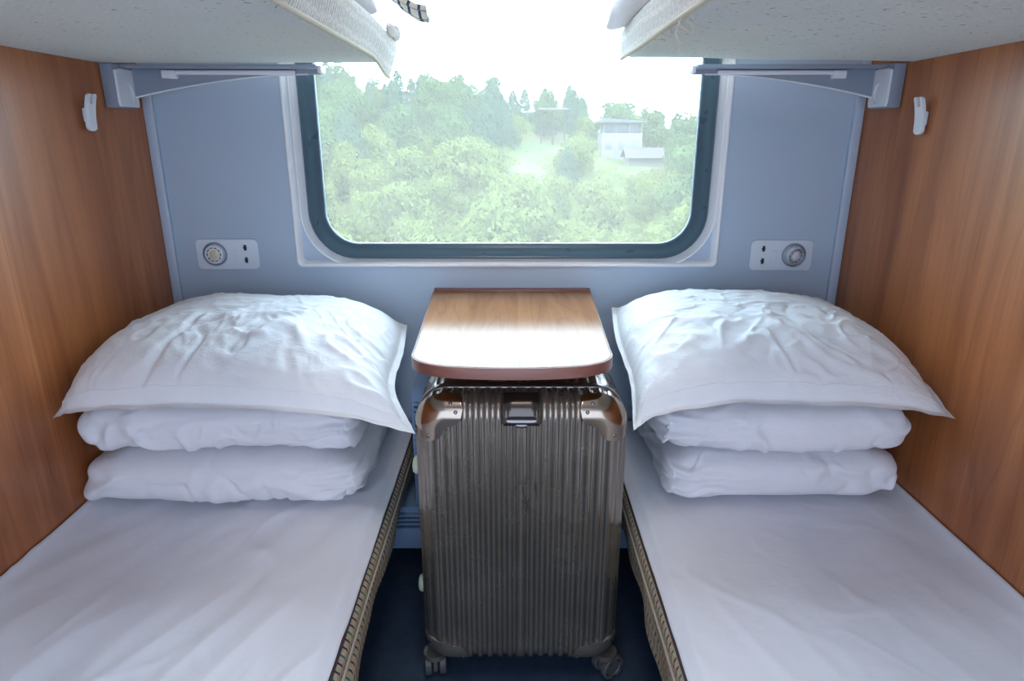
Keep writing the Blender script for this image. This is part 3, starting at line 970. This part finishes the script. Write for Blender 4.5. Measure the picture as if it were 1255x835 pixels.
# ------------------------------------------------------------------ folding table
def table():
    yb, yf, zt, th = 1.812, 1.168, .786, .025
    cx = .0
    base = (cx, 1.5, 0)
    t = thing('folding_table', 'small wood-grain table with rounded front fixed below the window', 'table', base)
    def outline(off=0.):
        wb, wf = .225 - off, .205 - off
        P = [(-wb, yb), (wb, yb)]
        r = .085
        # right side down to the corner, then bowed front
        side = [(wf, yf + .12)]
        P += side
        c0 = (wf, yf + .10); c1 = (wf - .004, yf + .022 + off); c2 = (.12, yf + .010 + off)
        for i in range(1, 13):
            u = i / 12
            x = (1 - u) ** 2 * c0[0] + 2 * u * (1 - u) * (wf + .002) + u * u * c2[0]
            y = (1 - u) ** 2 * c0[1] + 2 * u * (1 - u) * (yf + .030 + off) + u * u * c2[1]
            P.append((x, y))
        for i in range(1, 12):
            u = i / 12; x = lerp(.12, -.12, u)
            P.append((x, yf + off + .010 * (x / .12) ** 2))
        P += [(-x, y) for x, y in P[2:15][::-1]]
        return [(x + cx, y) for x, y in P]
    def slab(o, z0, z1, bev, name, mat):
        bm = bmesh.new(); add_prism(bm, o, 'z', z0, z1, bev, 2)
        return bm_obj(name, bm, mat, t, base=base, angle=15)
    slab(outline(.003), zt - th + .002, zt, .0015, 'tabletop', M['wood_table'])
    # edge band follows the outline
    o1, o0 = outline(0.), outline(.0028)
    V, F = [], []
    n = len(o1)
    for p1, p0 in zip(o1, o0):
        V += [(*p0, zt - th), (*p1, zt - th + .001), (*p1, zt - .0035), (*lerp2(p0, p1, .7), zt - .0008), (*p0, zt - .0006)]
    for i in range(n):
        j = (i + 1) % n
        for k in range(5):
            F.append((i * 5 + k, j * 5 + k, j * 5 + (k + 1) % 5, i * 5 + (k + 1) % 5))
    bm = bmesh.new(); vs = [bm.verts.new(v) for v in V]
    for f in F: bm.faces.new([vs[i] for i in f])
    bm_obj('edge_band', bm, M['wood_edge'], t, base=base, angle=40)
    box('rear_strip', (-.222, yb - .004, zt - th), (.222, YB - .001, zt + .006), M['wood_edge'], t, .002, base=base)
    bm = bmesh.new()
    add_prism(bm, [(YB - .002, zt - th), (1.50, zt - th), (1.50, zt - th - .02), (YB - .03, .52), (YB - .002, .52)], 'x', -.02, .02, .002)
    bm_obj('wall_bracket', bm, M['metal_grey'], t, base=base)
def lerp2(a, b, t): return (lerp(a[0], b[0], t), lerp(a[1], b[1], t))
table()

# heater cover low on the window wall
def heater():
    base = (0, 1.72, 0)
    t = thing('heater_cover', 'grey slatted heater cover below the table behind the suitcase', 'heater', base)
    box('casing', (-.38, 1.612, .085), (.37, YB - .001, .21), M['heater'], t, .004, base=base)
    box('upper_casing', (-.27, 1.612, .209), (.26, YB - .001, .56), M['heater'], t, .004, base=base)
    for k in range(28):
        z = .160 + k * .0135
        w0, w1 = (-.375, .365) if z < .20 else (-.262, .252)
        box('slat', (w0, 1.596, z), (w1, 1.614, z + .006), M['heater'], t, .0015, base=base)
    box('bottom_rail', (-.38, 1.596, .085), (.37, 1.613, .150), M['heater'], t, .002, base=base)
    for x in (-.24, .23):
        box('foot', (x - .015, 1.68, 0), (x + .015, 1.80, .087), M['berth_dark'], t, .002, base=base)
heater()

# ------------------------------------------------------------------ suitcase
def suitcase():
    cx, yf = .019, 1.20
    W, HB, HT, DEP = .214, .060, .708, .25           # half width, bottom, top, depth
    R, r = .062, .042
    base = (cx, yf + DEP / 2, 0)
    t = thing('suitcase', 'ribbed bronze hard-shell suitcase with worn front standing under the table', 'suitcase', base)
    ym = yf + .075                                     # plane of the closing rim
    zc, hz = (HB + HT) / 2, (HT - HB) / 2
    per, wide, slope = .0226, .0140, .0022
    def ribs(x):
        a = abs(x)
        if a > W - .012: return 0.
        if a < .0115: return sstep(.0115, .0095, a)
        u = (a - .0115 - .0052) % per
        if a < .0115 + .0052: return 0.
        return sstep(0, slope, u) * sstep(wide, wide - slope, u)
    cols = {0., .0095, .0105, .0115, .0141}
    a = .0115 + .0052
    while a < W - .012:
        for q_ in (0, slope * .5, slope, wide * .5, wide - slope, wide - slope * .5, wide, (wide + per) / 2):
            if a + q_ < W - .0125: cols.add(a + q_)
        a += per
    for q_ in range(9): cols.add(W - .012 + .012 * q_ / 8)
    cols = sorted(cols); cols = [-c for c in cols[::-1] if c > 0] + cols
    def sideribs(y):
        u = ((y - yf) / .026) % 1.
        return sstep(.1, .25, u) * sstep(.75, .6, u)
    def sdf(p, back):
        qx, qz = abs(p.x) - (W - R), abs(p.z) - (hz - R)
        d2 = math.hypot(max(qx, 0), max(qz, 0)) + min(max(qx, qz), 0) - R
        dy = (p.y)                                     # depth direction, front at 0
        a, b = d2 + r, -dy + r
        return min(max(a, b), 0) + math.hypot(max(a, 0), max(b, 0)) - r
    def half(front, name):
        depth = (ym - yf - .004) if front else (yf + DEP - ym - .004)
        XS = cols if front else [lerp(-W, W, i / 60) for i in range(61)]
        nx, nzv, nyv = (len(XS) - 1, 110, 22) if front else (60, 50, 8)
        # parametrise: rows along z (or depth) as an unfolded front sheet with four flaps on a cube-like grid
        bm = bmesh.new(); idx = {}
        def vert(key, p):
            if key not in idx: idx[key] = bm.verts.new(p)
            return idx[key]
        def P(i, j, k): return Vector((XS[i], depth * k / nyv, hz * (2 * j / nzv - 1)))
        def q(a, b, c, d): bm.faces.new([vert(k_, P(*k_)) for k_ in (a, b, c, d)])
        for i in range(nx):
            for j in range(nzv): q((i, j, 0), (i + 1, j, 0), (i + 1, j + 1, 0), (i, j + 1, 0))
            for k in range(nyv):
                q((i, nzv, k), (i + 1, nzv, k), (i + 1, nzv, k + 1), (i, nzv, k + 1))
                q((i, 0, k + 1), (i + 1, 0, k + 1), (i + 1, 0, k), (i, 0, k))
        for j in range(nzv):
            for k in range(nyv):
                q((nx, j, k), (nx, j, k + 1), (nx, j + 1, k + 1), (nx, j + 1, k))
                q((0, j, k + 1), (0, j, k), (0, j + 1, k), (0, j + 1, k + 1))
        eps = .0004
        for v in bm.verts:
            p = v.co.copy()
            for _ in range(6):
                d = sdf(p, 0)
                g = Vector((sdf(p + Vector((eps, 0, 0)), 0) - sdf(p - Vector((eps, 0, 0)), 0),
                            sdf(p + Vector((0, eps, 0)), 0) - sdf(p - Vector((0, eps, 0)), 0),
                            sdf(p + Vector((0, 0, eps)), 0) - sdf(p - Vector((0, 0, eps)), 0))) / (2 * eps)
                if g.length < 1e-6: break
                g.normalize()
                lim = max(-.02, min(.02, d))
                p -= g * lim
            fx = abs(g.x)
            wgt = sstep(.75, .45, fx)
            dd = .0052 * (ribs(p.x) * wgt + sideribs(p.y + yf) * sstep(.6, .85, fx))
            dd *= sstep(depth - .010, depth - .017, p.y)
            # flat frame field beneath the badge and the lock
            v.co = p + g * dd
        for v in bm.verts:
            y = v.co.y if front else DEP - v.co.y
            v.co = Vector((v.co.x + cx, yf + y, v.co.z + zc))
        return bm_obj(name, bm, M['case'], t, base=base, angle=180)
    half(True, 'front_shell'); half(False, 'rear_shell')
    # closing rim
    def outl(off, n=14):
        return [(x, z) for x, z in rrect(cx - W - off, cx + W + off, HB - off, HT + off, R + off, n)]
    loops = [(0.0, -.010), (.004, -.009), (.0055, -.006), (.0045, -.002), (.0045, .002), (.0055, .006), (.004, .009), (0., .010)]
    V, F = [], []
    n = None
    for off, dy in loops:
        o_ = outl(off); n = len(o_)
        V += [(x, ym + dy, z) for x, z in o_]
    for k in range(len(loops) - 1):
        for i in range(n):
            j = (i + 1) % n; F.append((k * n + i, k * n + j, (k + 1) * n + j, (k + 1) * n + i))
    mesh_obj('closing_rim', V, F, M['case_frame'], t, True, 60, base=base)
    # patches that follow the shell surface: s runs along the outline, m goes from the face over the rounded edge
    def surf(px, pz, nx_, nz_, m, D, off):
        """m in metres: 0 at D inside the outline on the face, then around the edge and back"""
        flat = D - r
        if m < flat:
            d, y, ny_, nd = D - m, 0., 1., 0.
        elif m < flat + r * PI / 2:
            a = (m - flat) / r
            d = r * (1 - math.sin(a)); y = r * (1 - math.cos(a)); ny_, nd = math.cos(a), math.sin(a)
        else:
            d = 0.; y = r + (m - flat - r * PI / 2); ny_, nd = 0., 1.
        return Vector((px - nx_ * d + nx_ * nd * off, yf + y - ny_ * off, pz - nz_ * d + nz_ * nd * off))
    def corner(sx, sz, name, mat, La, Lb, D0, Db, back):
        """guard over one front corner; La along the top/bottom edge, Lb along the side"""
        arc = R * PI / 2; tot = La + arc + Lb
        ns, nm = 60, 24
        def oln(q):
            if q < La:
                return (W - R - La + q, hz, 0., 1.)
            if q < La + arc:
                a = PI / 2 - (q - La) / R
                return (W - R + R * math.cos(a), hz - R + R * math.sin(a), math.cos(a), math.sin(a))
            return (W, hz - R - (q - La - arc), 1., 0.)
        def pt(i, j, off):
            u = i / (ns - 1); q = u * tot
            x, z, nx_, nz_ = oln(q)
            # rounded ends, full in the middle
            e = min(u, 1 - u) * tot
            cap = math.sqrt(max(0, 1 - (1 - min(1, e / .020)) ** 2))
            D = D0 + Db * math.sin(PI * u)
            M0 = (D - r) + r * PI / 2 + back
            m = lerp(M0 * .45, M0 * j / (nm - 1), .10 + .90 * cap)
            p = surf(x * sx + cx, z * sz + zc, nx_ * sx, nz_ * sz, m, D, off)
            return p
        bm = bmesh.new()
        A = [[bm.verts.new(pt(i, j, .0062)) for j in range(nm)] for i in range(ns)]
        B = [[bm.verts.new(pt(i, j, .0005)) for j in range(nm)] for i in range(ns)]
        for i in range(ns - 1):
            for j in range(nm - 1):
                bm.faces.new((A[i][j], A[i + 1][j], A[i + 1][j + 1], A[i][j + 1]))
                bm.faces.new((B[i][j], B[i][j + 1], B[i + 1][j + 1], B[i + 1][j]))
        for i in range(ns - 1):
            bm.faces.new((A[i][0], B[i][0], B[i + 1][0], A[i + 1][0])); bm.faces.new((A[i][-1], A[i + 1][-1], B[i + 1][-1], B[i][-1]))
        for j in range(nm - 1):
            bm.faces.new((A[0][j], A[0][j + 1], B[0][j + 1], B[0][j])); bm.faces.new((A[-1][j], B[-1][j], B[-1][j + 1], A[-1][j + 1]))
        g = bm_obj(name, bm, mat, t, base=base, angle=50)
        for i, j in ((5, 9), (ns - 6, 9), (9, 15)):
            p = pt(i, j, .0062); p2 = pt(i, j, .0080)
            d = (p2 - p).normalized()
            Mr = Matrix.Translation(p) @ d.to_track_quat('Z', 'Y').to_matrix().to_4x4()
            lathe('rivet', [(.0042, -.001), (.0040, .0006), (.003, .0015), (.0015, .0019), (.0003, .002)], M['case_frame'], g, Mr, 16, base=base)
    for sx in (-1, 1):
        corner(sx, 1, 'corner_guard', M['case_guard'], .034, .028, r + .008, .012, -.012)
        corner(sx, -1, 'lower_corner_guard', M['case_guard_low'], .034, .004, r + .004, .008, .020)
    # lock on the top front edge
    def strip(x0, x1, m0, m1, off0, off1, name, mat, parent, nx=10, nm=18, rnd=.006):
        D = r + .03
        bm = bmesh.new()
        def pt(i, j, off):
            u, v = i / (nx - 1), j / (nm - 1)
            x = lerp(x0, x1, u); m = lerp(m0, m1, v)
            e = min(u * (x1 - x0), (1 - u) * (x1 - x0)); e2 = min(v * (m1 - m0), (1 - v) * (m1 - m0))
            o_ = off if off == off0 else off - .0018 * (1 - sstep(0, rnd * .6, min(e, e2)))
            p = surf(x + cx, hz + zc, 0., 1., m, D, o_)
            return p
        A = [[bm.verts.new(pt(i, j, off1)) for j in range(nm)] for i in range(nx)]
        B = [[bm.verts.new(pt(i, j, off0)) for j in range(nm)] for i in range(nx)]
        for i in range(nx - 1):
            for j in range(nm - 1):
                bm.faces.new((A[i][j], A[i + 1][j], A[i + 1][j + 1], A[i][j + 1]))
                bm.faces.new((B[i][j], B[i][j + 1], B[i + 1][j + 1], B[i + 1][j]))
            bm.faces.new((A[i][0], B[i][0], B[i + 1][0], A[i + 1][0])); bm.faces.new((A[i][-1], A[i + 1][-1], B[i + 1][-1], B[i][-1]))
        for j in range(nm - 1):
            bm.faces.new((A[0][j], A[0][j + 1], B[0][j + 1], B[0][j])); bm.faces.new((A[-1][j], B[-1][j], B[-1][j + 1], A[-1][j + 1]))
        return bm_obj(name, bm, mat, parent, base=base, angle=45)
    lk = strip(-.036, .036, .018, .085, .0005, .0072, 'latch', M['latch'], t, 14, 24)
    strip(-.029, .029, .034, .080, .0068, .0115, 'latch_lever', M['latch'], lk, 12, 18)
    strip(-.030, .030, .022, .031, .0068, .0100, 'latch_lip', M['case_frame'], lk, 12, 8)
    strip(-.012, .012, .014, .022, .0005, .0085, 'latch_catch', M['case_frame'], lk, 8, 8)
    # feet on the side
    for z in (.535, .235):
        Mf = Matrix.Translation((cx - W - .003, yf + .055, z)) @ Matrix.Rotation(-PI / 2, 4, 'Y')
        lathe('side_foot', [(.020, -.003), (.020, .004), (.0185, .010), (.015, .013), (.008, .0145), (.0005, .015)], M['foot'], t, Mf, 28, base=base)
    # casters: twin wheels on swivel forks
    for sx, sy, ang in ((-1, 0, 8), (1, 0, -58), (-1, 1, 0), (1, 1, 20)):
        px = cx + sx * (W - .016); py = yf + (.030 if sy == 0 else DEP - .040)
        wr = .0300
        fo = Matrix.Translation((px, py, 0)) @ Matrix.Rotation(math.radians(ang), 4, 'Z')
        hs = lathe('caster', [(.026, HB + .008), (.026, HB - .004), (.021, HB - .009), (.012, HB - .011)][::-1], M['case_guard_low'], t, Matrix.Translation((px, py, 0)), 24, base=base)
        bm = bmesh.new(); add_box(bm, (-.006, -.016, .018), (.006, .014, HB - .006), .004)
        bm.transform(fo); bm_obj('fork', bm, M['wheel_hub'], hs, base=base)
        for sw in (-1, 1):
            Mw = fo @ Matrix.Translation((sw * .0165, .008, wr)) @ Matrix.Rotation(PI / 2, 4, 'Y')
            lathe('wheel', [(.010, -.0085), (.0265, -.0085), (.0295, -.006), (.0300, 0), (.0295, .006), (.0265, .0085), (.018, .008), (.016, .0050), (.010, .0050)], M['wheel_grey'], hs, Mw, 32, base=base)
            for k in range(5):
                a = 2 * PI * k / 5
                pc = [Mw @ Vector((.0215 * math.cos(a + d), .0215 * math.sin(a + d), sw * .0085)) for d in (-.2, 0, .2)]
                tube('wheel_slot', pc, .0018, M['dark'], hs, 6, base=base)
suitcase()

# ------------------------------------------------------------------ outside: hillside, trees, houses
EYE = 1.21
RIDGE = [(-.8, .045), (-.34, .044), (-.217, .040), (-.1, .030), (0, .020), (.09, .006), (.18, -.012), (.3, -.020), (.8, -.03)]
def ground(x, y):
    xr = x / max(y, 20)
    zr = interp(RIDGE, xr) * 130 + EYE
    if y < 40: z = lerp(-12., -7., (y - 12) / 28)
    elif y < 130: z = lerp(-7., zr, (y - 40) / 90)
    else: z = zr - (y - 130) * .15
    return z + 1.0 * nz(x * .05, y * .05, 3) + .4 * nz(x * .2, y * .2, 8)
V, F = [], []
gx, gy = 120, 90
for i in range(gx):
    for j in range(gy):
        y = lerp(12, 175, j / (gy - 1)); x = lerp(-1., 1., i / (gx - 1)) * (35 + y * .75)
        V.append((x, y, ground(x, y)))
for i in range(gx - 1):
    for j in range(gy - 1):
        F.append((i * gy + j, (i + 1) * gy + j, (i + 1) * gy + j + 1, i * gy + j + 1))
hill = mesh_obj('hillside', V, F, M['terrain'], None)
hill['kind'] = 'structure'; hill['label'] = 'green hillside rising outside the window'

def leaf_quads(V, F, rng, c, n, size):
    """one leaf clump: a small bent quad facing roughly along n"""
    n = (n + Vector((rng.uniform(-.7, .7), rng.uniform(-.7, .7), rng.uniform(-.5, .7)))).normalized()
    u = n.cross(Vector((rng.uniform(-1, 1), rng.uniform(-1, 1), rng.uniform(-1, 1)))).normalized(); w = n.cross(u)
    s1, s2 = size * rng.uniform(.6, 1.2), size * rng.uniform(.45, .9)
    b = len(V)
    V += [c - u * s1, c + w * s2 * .8 - n * s2 * .2, c + u * s1, c - w * s2 * .8 - n * s2 * .2]
    F.append((b, b + 1, b + 2, b + 3))

def trunk(V, F, h, r0):
    b = len(V)
    for k, (z, r_) in enumerate(((-.5, r0), (h * .5, r0 * .7), (h, r0 * .25))):
        for i in range(6): V.append(Vector((r_ * math.cos(i * PI / 3), r_ * math.sin(i * PI / 3), z)))
    m = []
    for k in range(2):
        for i in range(6):
            F.append((b + k * 6 + i, b + k * 6 + (i + 1) % 6, b + k * 6 + 6 + (i + 1) % 6, b + k * 6 + 6 + i))
    return 12

def tree_mesh(kind, seed):
    rng = random.Random(seed)
    V, F = [], []
    if kind == 'pine':
        h = 6.9; nt = trunk(V, F, h * .95, .16)
        for _ in range(1900):
            u = rng.random() ** .75
            z = h * (.10 + .9 * (1 - u)); R_ = (2.9 * (u ** .55) + .12) * (.85 + .15 * math.sin(z * 5.5))
            a = rng.uniform(0, 2 * PI); rr_ = R_ * math.sqrt(rng.uniform(.35, 1.))
            rr_ *= .8 + .35 * nz(math.cos(a) * 1.5, math.sin(a) * 1.5, z * .7 + seed)
            leaf_quads(V, F, rng, Vector((rr_ * math.cos(a), rr_ * math.sin(a), z - .25 * rr_)), Vector((math.cos(a), math.sin(a), .5)), .24)
    else:
        h, w, nl, nq = (6.6, 2.6, 16, 2300) if kind == 'mid' else (4.6, 2.5, 13, 2000)
        nt = trunk(V, F, h * .6, .16)
        lobes = []
        for _ in range(nl):
            a = rng.uniform(0, 2 * PI); u = rng.uniform(.12 if kind != 'mid' else .28, .88)
            rad = w * math.sin(PI * (u * .8 + .12)) * rng.uniform(.3, .75)
            lobes.append((Vector((rad * math.cos(a), rad * math.sin(a), h * u)), rng.uniform(.7, 1.25) * (1.15 - .35 * u)))
        lobes.append((Vector((0, 0, h * .55)), 1.5)); lobes.append((Vector((rng.uniform(-.4, .4), 0, h * .86)), .95))
        for _ in range(nq):
            c, r_ = rng.choice(lobes)
            d = Vector((rng.gauss(0, 1), rng.gauss(0, 1), rng.gauss(.25, 1))).normalized()
            leaf_quads(V, F, rng, c + d * r_ * rng.uniform(.75, 1.05), d, .22)
    mat = {'pine': 'leaf_pine', 'mid': 'leaf_mid', 'bright': 'leaf_bright'}[kind]
    me = bpy.data.meshes.new(kind + '_tree')
    me.from_pydata([tuple(v) for v in V], [], F)
    me.materials.append(M[mat]); me.materials.append(M['bark'])
    me.polygons.foreach_set('material_index', [1 if k < nt else 0 for k in range(len(F))])
    me.update()
    return me
KIND = {
    'pine': ('conifer', 'pointed dark green conifer on the hillside outside the window', 'conifers on the hillside'),
    'mid': ('broadleaf_tree', 'rounded mid-green leafy tree on the hillside outside the window', 'broadleaf trees on the hillside'),
    'bright': ('bushy_tree', 'low pale yellow-green bushy tree on the hillside outside the window', 'yellow-green trees on the hillside')}
MESH = {k: [tree_mesh(k, 10 * i + 3) for i in range(4)] for k in KIND}
# places kept open: (x/y low, high, z/y low, high, depth): houses and bare earth stay visible
OPEN = [(.132, .188, -.022, .03, 100), (.18, .215, -.038, -.025, 92), (.012, .04, -.032, -.026, 86), (.045, .075, .026, .04, 104)]
rng = random.Random(41)
placed = []
tries = 0
while len(placed) < 296 and tries < 20000:
    tries += 1
    y = 36 + 98 * rng.random() ** .8
    x = rng.uniform(-.62, .60) * y
    if abs(x / y) > .42 and rng.random() < .5: continue
    gz = ground(x, y)
    hi = y > 95
    pk = rng.random()
    left = x / y < -.05
    if y < 58: kind = 'bright' if pk < .75 else 'mid'
    elif y < 85: kind = 'bright' if pk < .4 else ('mid' if pk < .85 else 'pine')
    else: kind = 'mid' if pk < .55 else ('pine' if pk < .92 else 'bright')
    sc = rng.uniform(.75, 1.2)
    hgt = {'pine': 7.5, 'mid': 7.3, 'bright': 5.2}[kind] * sc; rad = 2.5 * sc
    if any(math.hypot(x - a, y - b) < (rad + c) * .46 for a, b, c in placed): continue
    bad = False
    for (a, b, c, d, yy) in OPEN:
        if y < yy + 3 and (x + rad) / y > a and (x - rad) / y < b and (gz + hgt - EYE) / y > c: bad = True
        if yy + 3 > y > yy - 6 and (x + rad) / y > a - .02 and (x - rad) / y < b + .02: bad = True
    if bad: continue
    placed.append((x, y, rad))
    nm, lab, grp = KIND[kind]
    o = bpy.data.objects.new(nm, rng.choice(MESH[kind])); COL.objects.link(o)
    o.location = (x, y, gz - .1); o.rotation_euler = (0, 0, rng.uniform(0, 2 * PI)); o.scale = (sc, sc, sc)
    tag(o, lab, 'tree', grp)

# low undergrowth between the trees: nobody could count it
rng = random.Random(77)
V, F = [], []
for _ in range(8000):
    y = 34 + 98 * rng.random(); x = rng.uniform(-.6, .6) * y
    gz = ground(x, y)
    if any(a - .01 < x / y < b + .01 and abs(y - yy) < 16 for (a, b, c, d, yy) in OPEN): continue
    hgt = rng.uniform(.4, 1.5)
    for _k in range(9):
        leaf_quads(V, F, rng, Vector((x + rng.gauss(0, .6), y + rng.gauss(0, .6), gz + rng.random() * hgt)), Vector((0, -.5, .8)), .26)
me = bpy.data.meshes.new('undergrowth'); me.from_pydata([tuple(v) for v in V], [], F); me.materials.append(M['leaf_bright']); me.update()
o = bpy.data.objects.new('undergrowth', me); link(o)
tag(o, 'low yellow-green undergrowth covering the hillside between the trees', 'undergrowth', kind='stuff')

def house():
    x, y = 15.8, 100.
    z0 = EYE - 2.9
    base = (x, y, z0)
    t = thing('house', 'white two-storey farmhouse with flat grey roof on the hillside', 'house', base)
    w = 2.9
    bm = bmesh.new(); add_box(bm, (x - w, y - 2, z0 - 2.5), (x + w, y + 3, z0 + 3.1), .02)
    bm_obj('wall', bm, M['house_wall'], t, base=base)
    bm = bmesh.new(); add_box(bm, (x - w + .3, y - .6, z0 + 3.1), (x + w - .3, y + 3, z0 + 4.5), .02)
    bm_obj('upper_storey', bm, M['house_dark'], t, base=base)
    for k in range(4):
        xx = x - w + .2 + k * (2 * w - .4) / 3
        box('veranda_post', (xx - .13, y - 1.95, z0 + 3.1), (xx + .13, y - 1.7, z0 + 4.5), M['house_wall'], t, .01, base=base)
    bm = bmesh.new(); add_prism(bm, [(x - w - .5, z0 + 4.5), (x + w + .5, z0 + 4.5), (x + w + .5, z0 + 4.75), (x - w - .1, z0 + 5.15), (x - w - .5, z0 + 4.8)], 'y', y - 2.6, y + 3.4, .03)
    bm_obj('roof', bm, M['house_roof'], t, base=base)
    for k in range(3):
        xx = x - 1.9 + k * 1.9
        wn = box('window', (xx - .45, y - 2.06, z0 + .9), (xx + .45, y - 1.98, z0 + 2.1), M['house_dark'], t, .01, base=base)
    x, y = 18.6, 92.
    z0 = ground(x, y)
    base = (x, y, z0)
    t = thing('shed', 'low shed with brown tiled roof below the white farmhouse', 'shed', base)
    bm = bmesh.new(); add_box(bm, (x - 3., y - 1.5, z0 - 1), (x + 3., y + 2, z0 + 1.3), .02)
    bm_obj('wall', bm, M['house_wall'], t, base=base)
    bm = bmesh.new(); add_prism(bm, [(y - 2.2, z0 + 1.1), (y + .3, z0 + 2.4), (y + 2.6, z0 + 1.1), (y + .3, z0 + 2.15)], 'x', x - 3.5, x + 3.5, .02)
    bm_obj('roof', bm, M['house_tile'], t, base=base)
    x, y = 6.2, 104.
    z0 = ground(x, y)
    base = (x, y, z0)
    t = thing('open_shelter', 'small open shelter with thin pale roof among the hillside trees', 'shelter', base)
    zt = EYE + .034 * y
    for dx in (-1.8, 0, 1.8):
        box('post', (x + dx - .14, y - .14, z0 - .5), (x + dx + .14, y + .14, zt), M['house_tile'], t, .01, base=base)
    box('roof', (x - 2.3, y - 1.6, zt), (x + 2.3, y + 1.6, zt + .22), M['house_wall'], t, .05, base=base)
house()

# ------------------------------------------------------------------ light
w = bpy.data.worlds.new('overcast_sky'); SC.world = w; w.use_nodes = True
nt = w.node_tree; nt.nodes.clear()
out = nt.nodes.new('ShaderNodeOutputWorld'); bg = nt.nodes.new('ShaderNodeBackground')
bg.inputs[0].default_value = (.64, .82, 1.0, 1); bg.inputs[1].default_value = 9.6
nt.links.new(bg.outputs[0], out.inputs[0])
sun = bpy.data.lights.new('sun', 'SUN'); sun.energy = 5.0; sun.angle = math.radians(4); sun.color = (1, .95, .86)
so = bpy.data.objects.new('sun', sun); link(so)
so.rotation_euler = Vector((.35, .75, -.95)).to_track_quat('-Z', 'Y').to_euler()
# ceiling lamp of the compartment
lamp = bpy.data.lights.new('ceiling_lamp', 'AREA'); lamp.shape = 'RECTANGLE'; lamp.size = .30; lamp.size_y = .9; lamp.energy = 7; lamp.color = (1, .93, .84)
lo = bpy.data.objects.new('ceiling_lamp', lamp); link(lo); lo.location = (0, .55, ZC - .02)

# added fill light in the doorway, standing in for corridor daylight
cd = bpy.data.lights.new('corridor_fill', 'AREA'); cd.shape = 'RECTANGLE'; cd.size = 1.7; cd.size_y = 1.9; cd.energy = 28; cd.color = (.62, .77, 1.0)
cdo = bpy.data.objects.new('corridor_fill', cd); link(cdo); cdo.location = (-.02, YR - .02, 1.1); cdo.rotation_euler = (PI / 2, 0, 0)

# ------------------------------------------------------------------ camera
cam = bpy.data.cameras.new('camera'); cam.sensor_width = 36; cam.lens = 36 * 800 / 1255.; cam.clip_start = .02; cam.clip_end = 600
co = bpy.data.objects.new('camera', cam); link(co)
co.location = (0, 0, EYE); co.rotation_euler = (PI / 2 - math.radians(17.5), 0, 0)
SC.camera = co
vs = SC.view_settings
vs.view_transform = 'Standard'; vs.look = 'None'; vs.exposure = .26; vs.gamma = 1.; vs.use_curve_mapping = False
SC.cycles.use_denoising = True
SC.cycles.max_bounces = 10; SC.cycles.diffuse_bounces = 6; SC.cycles.transparent_max_bounces = 12
SC.cycles.sample_clamp_indirect = 6.
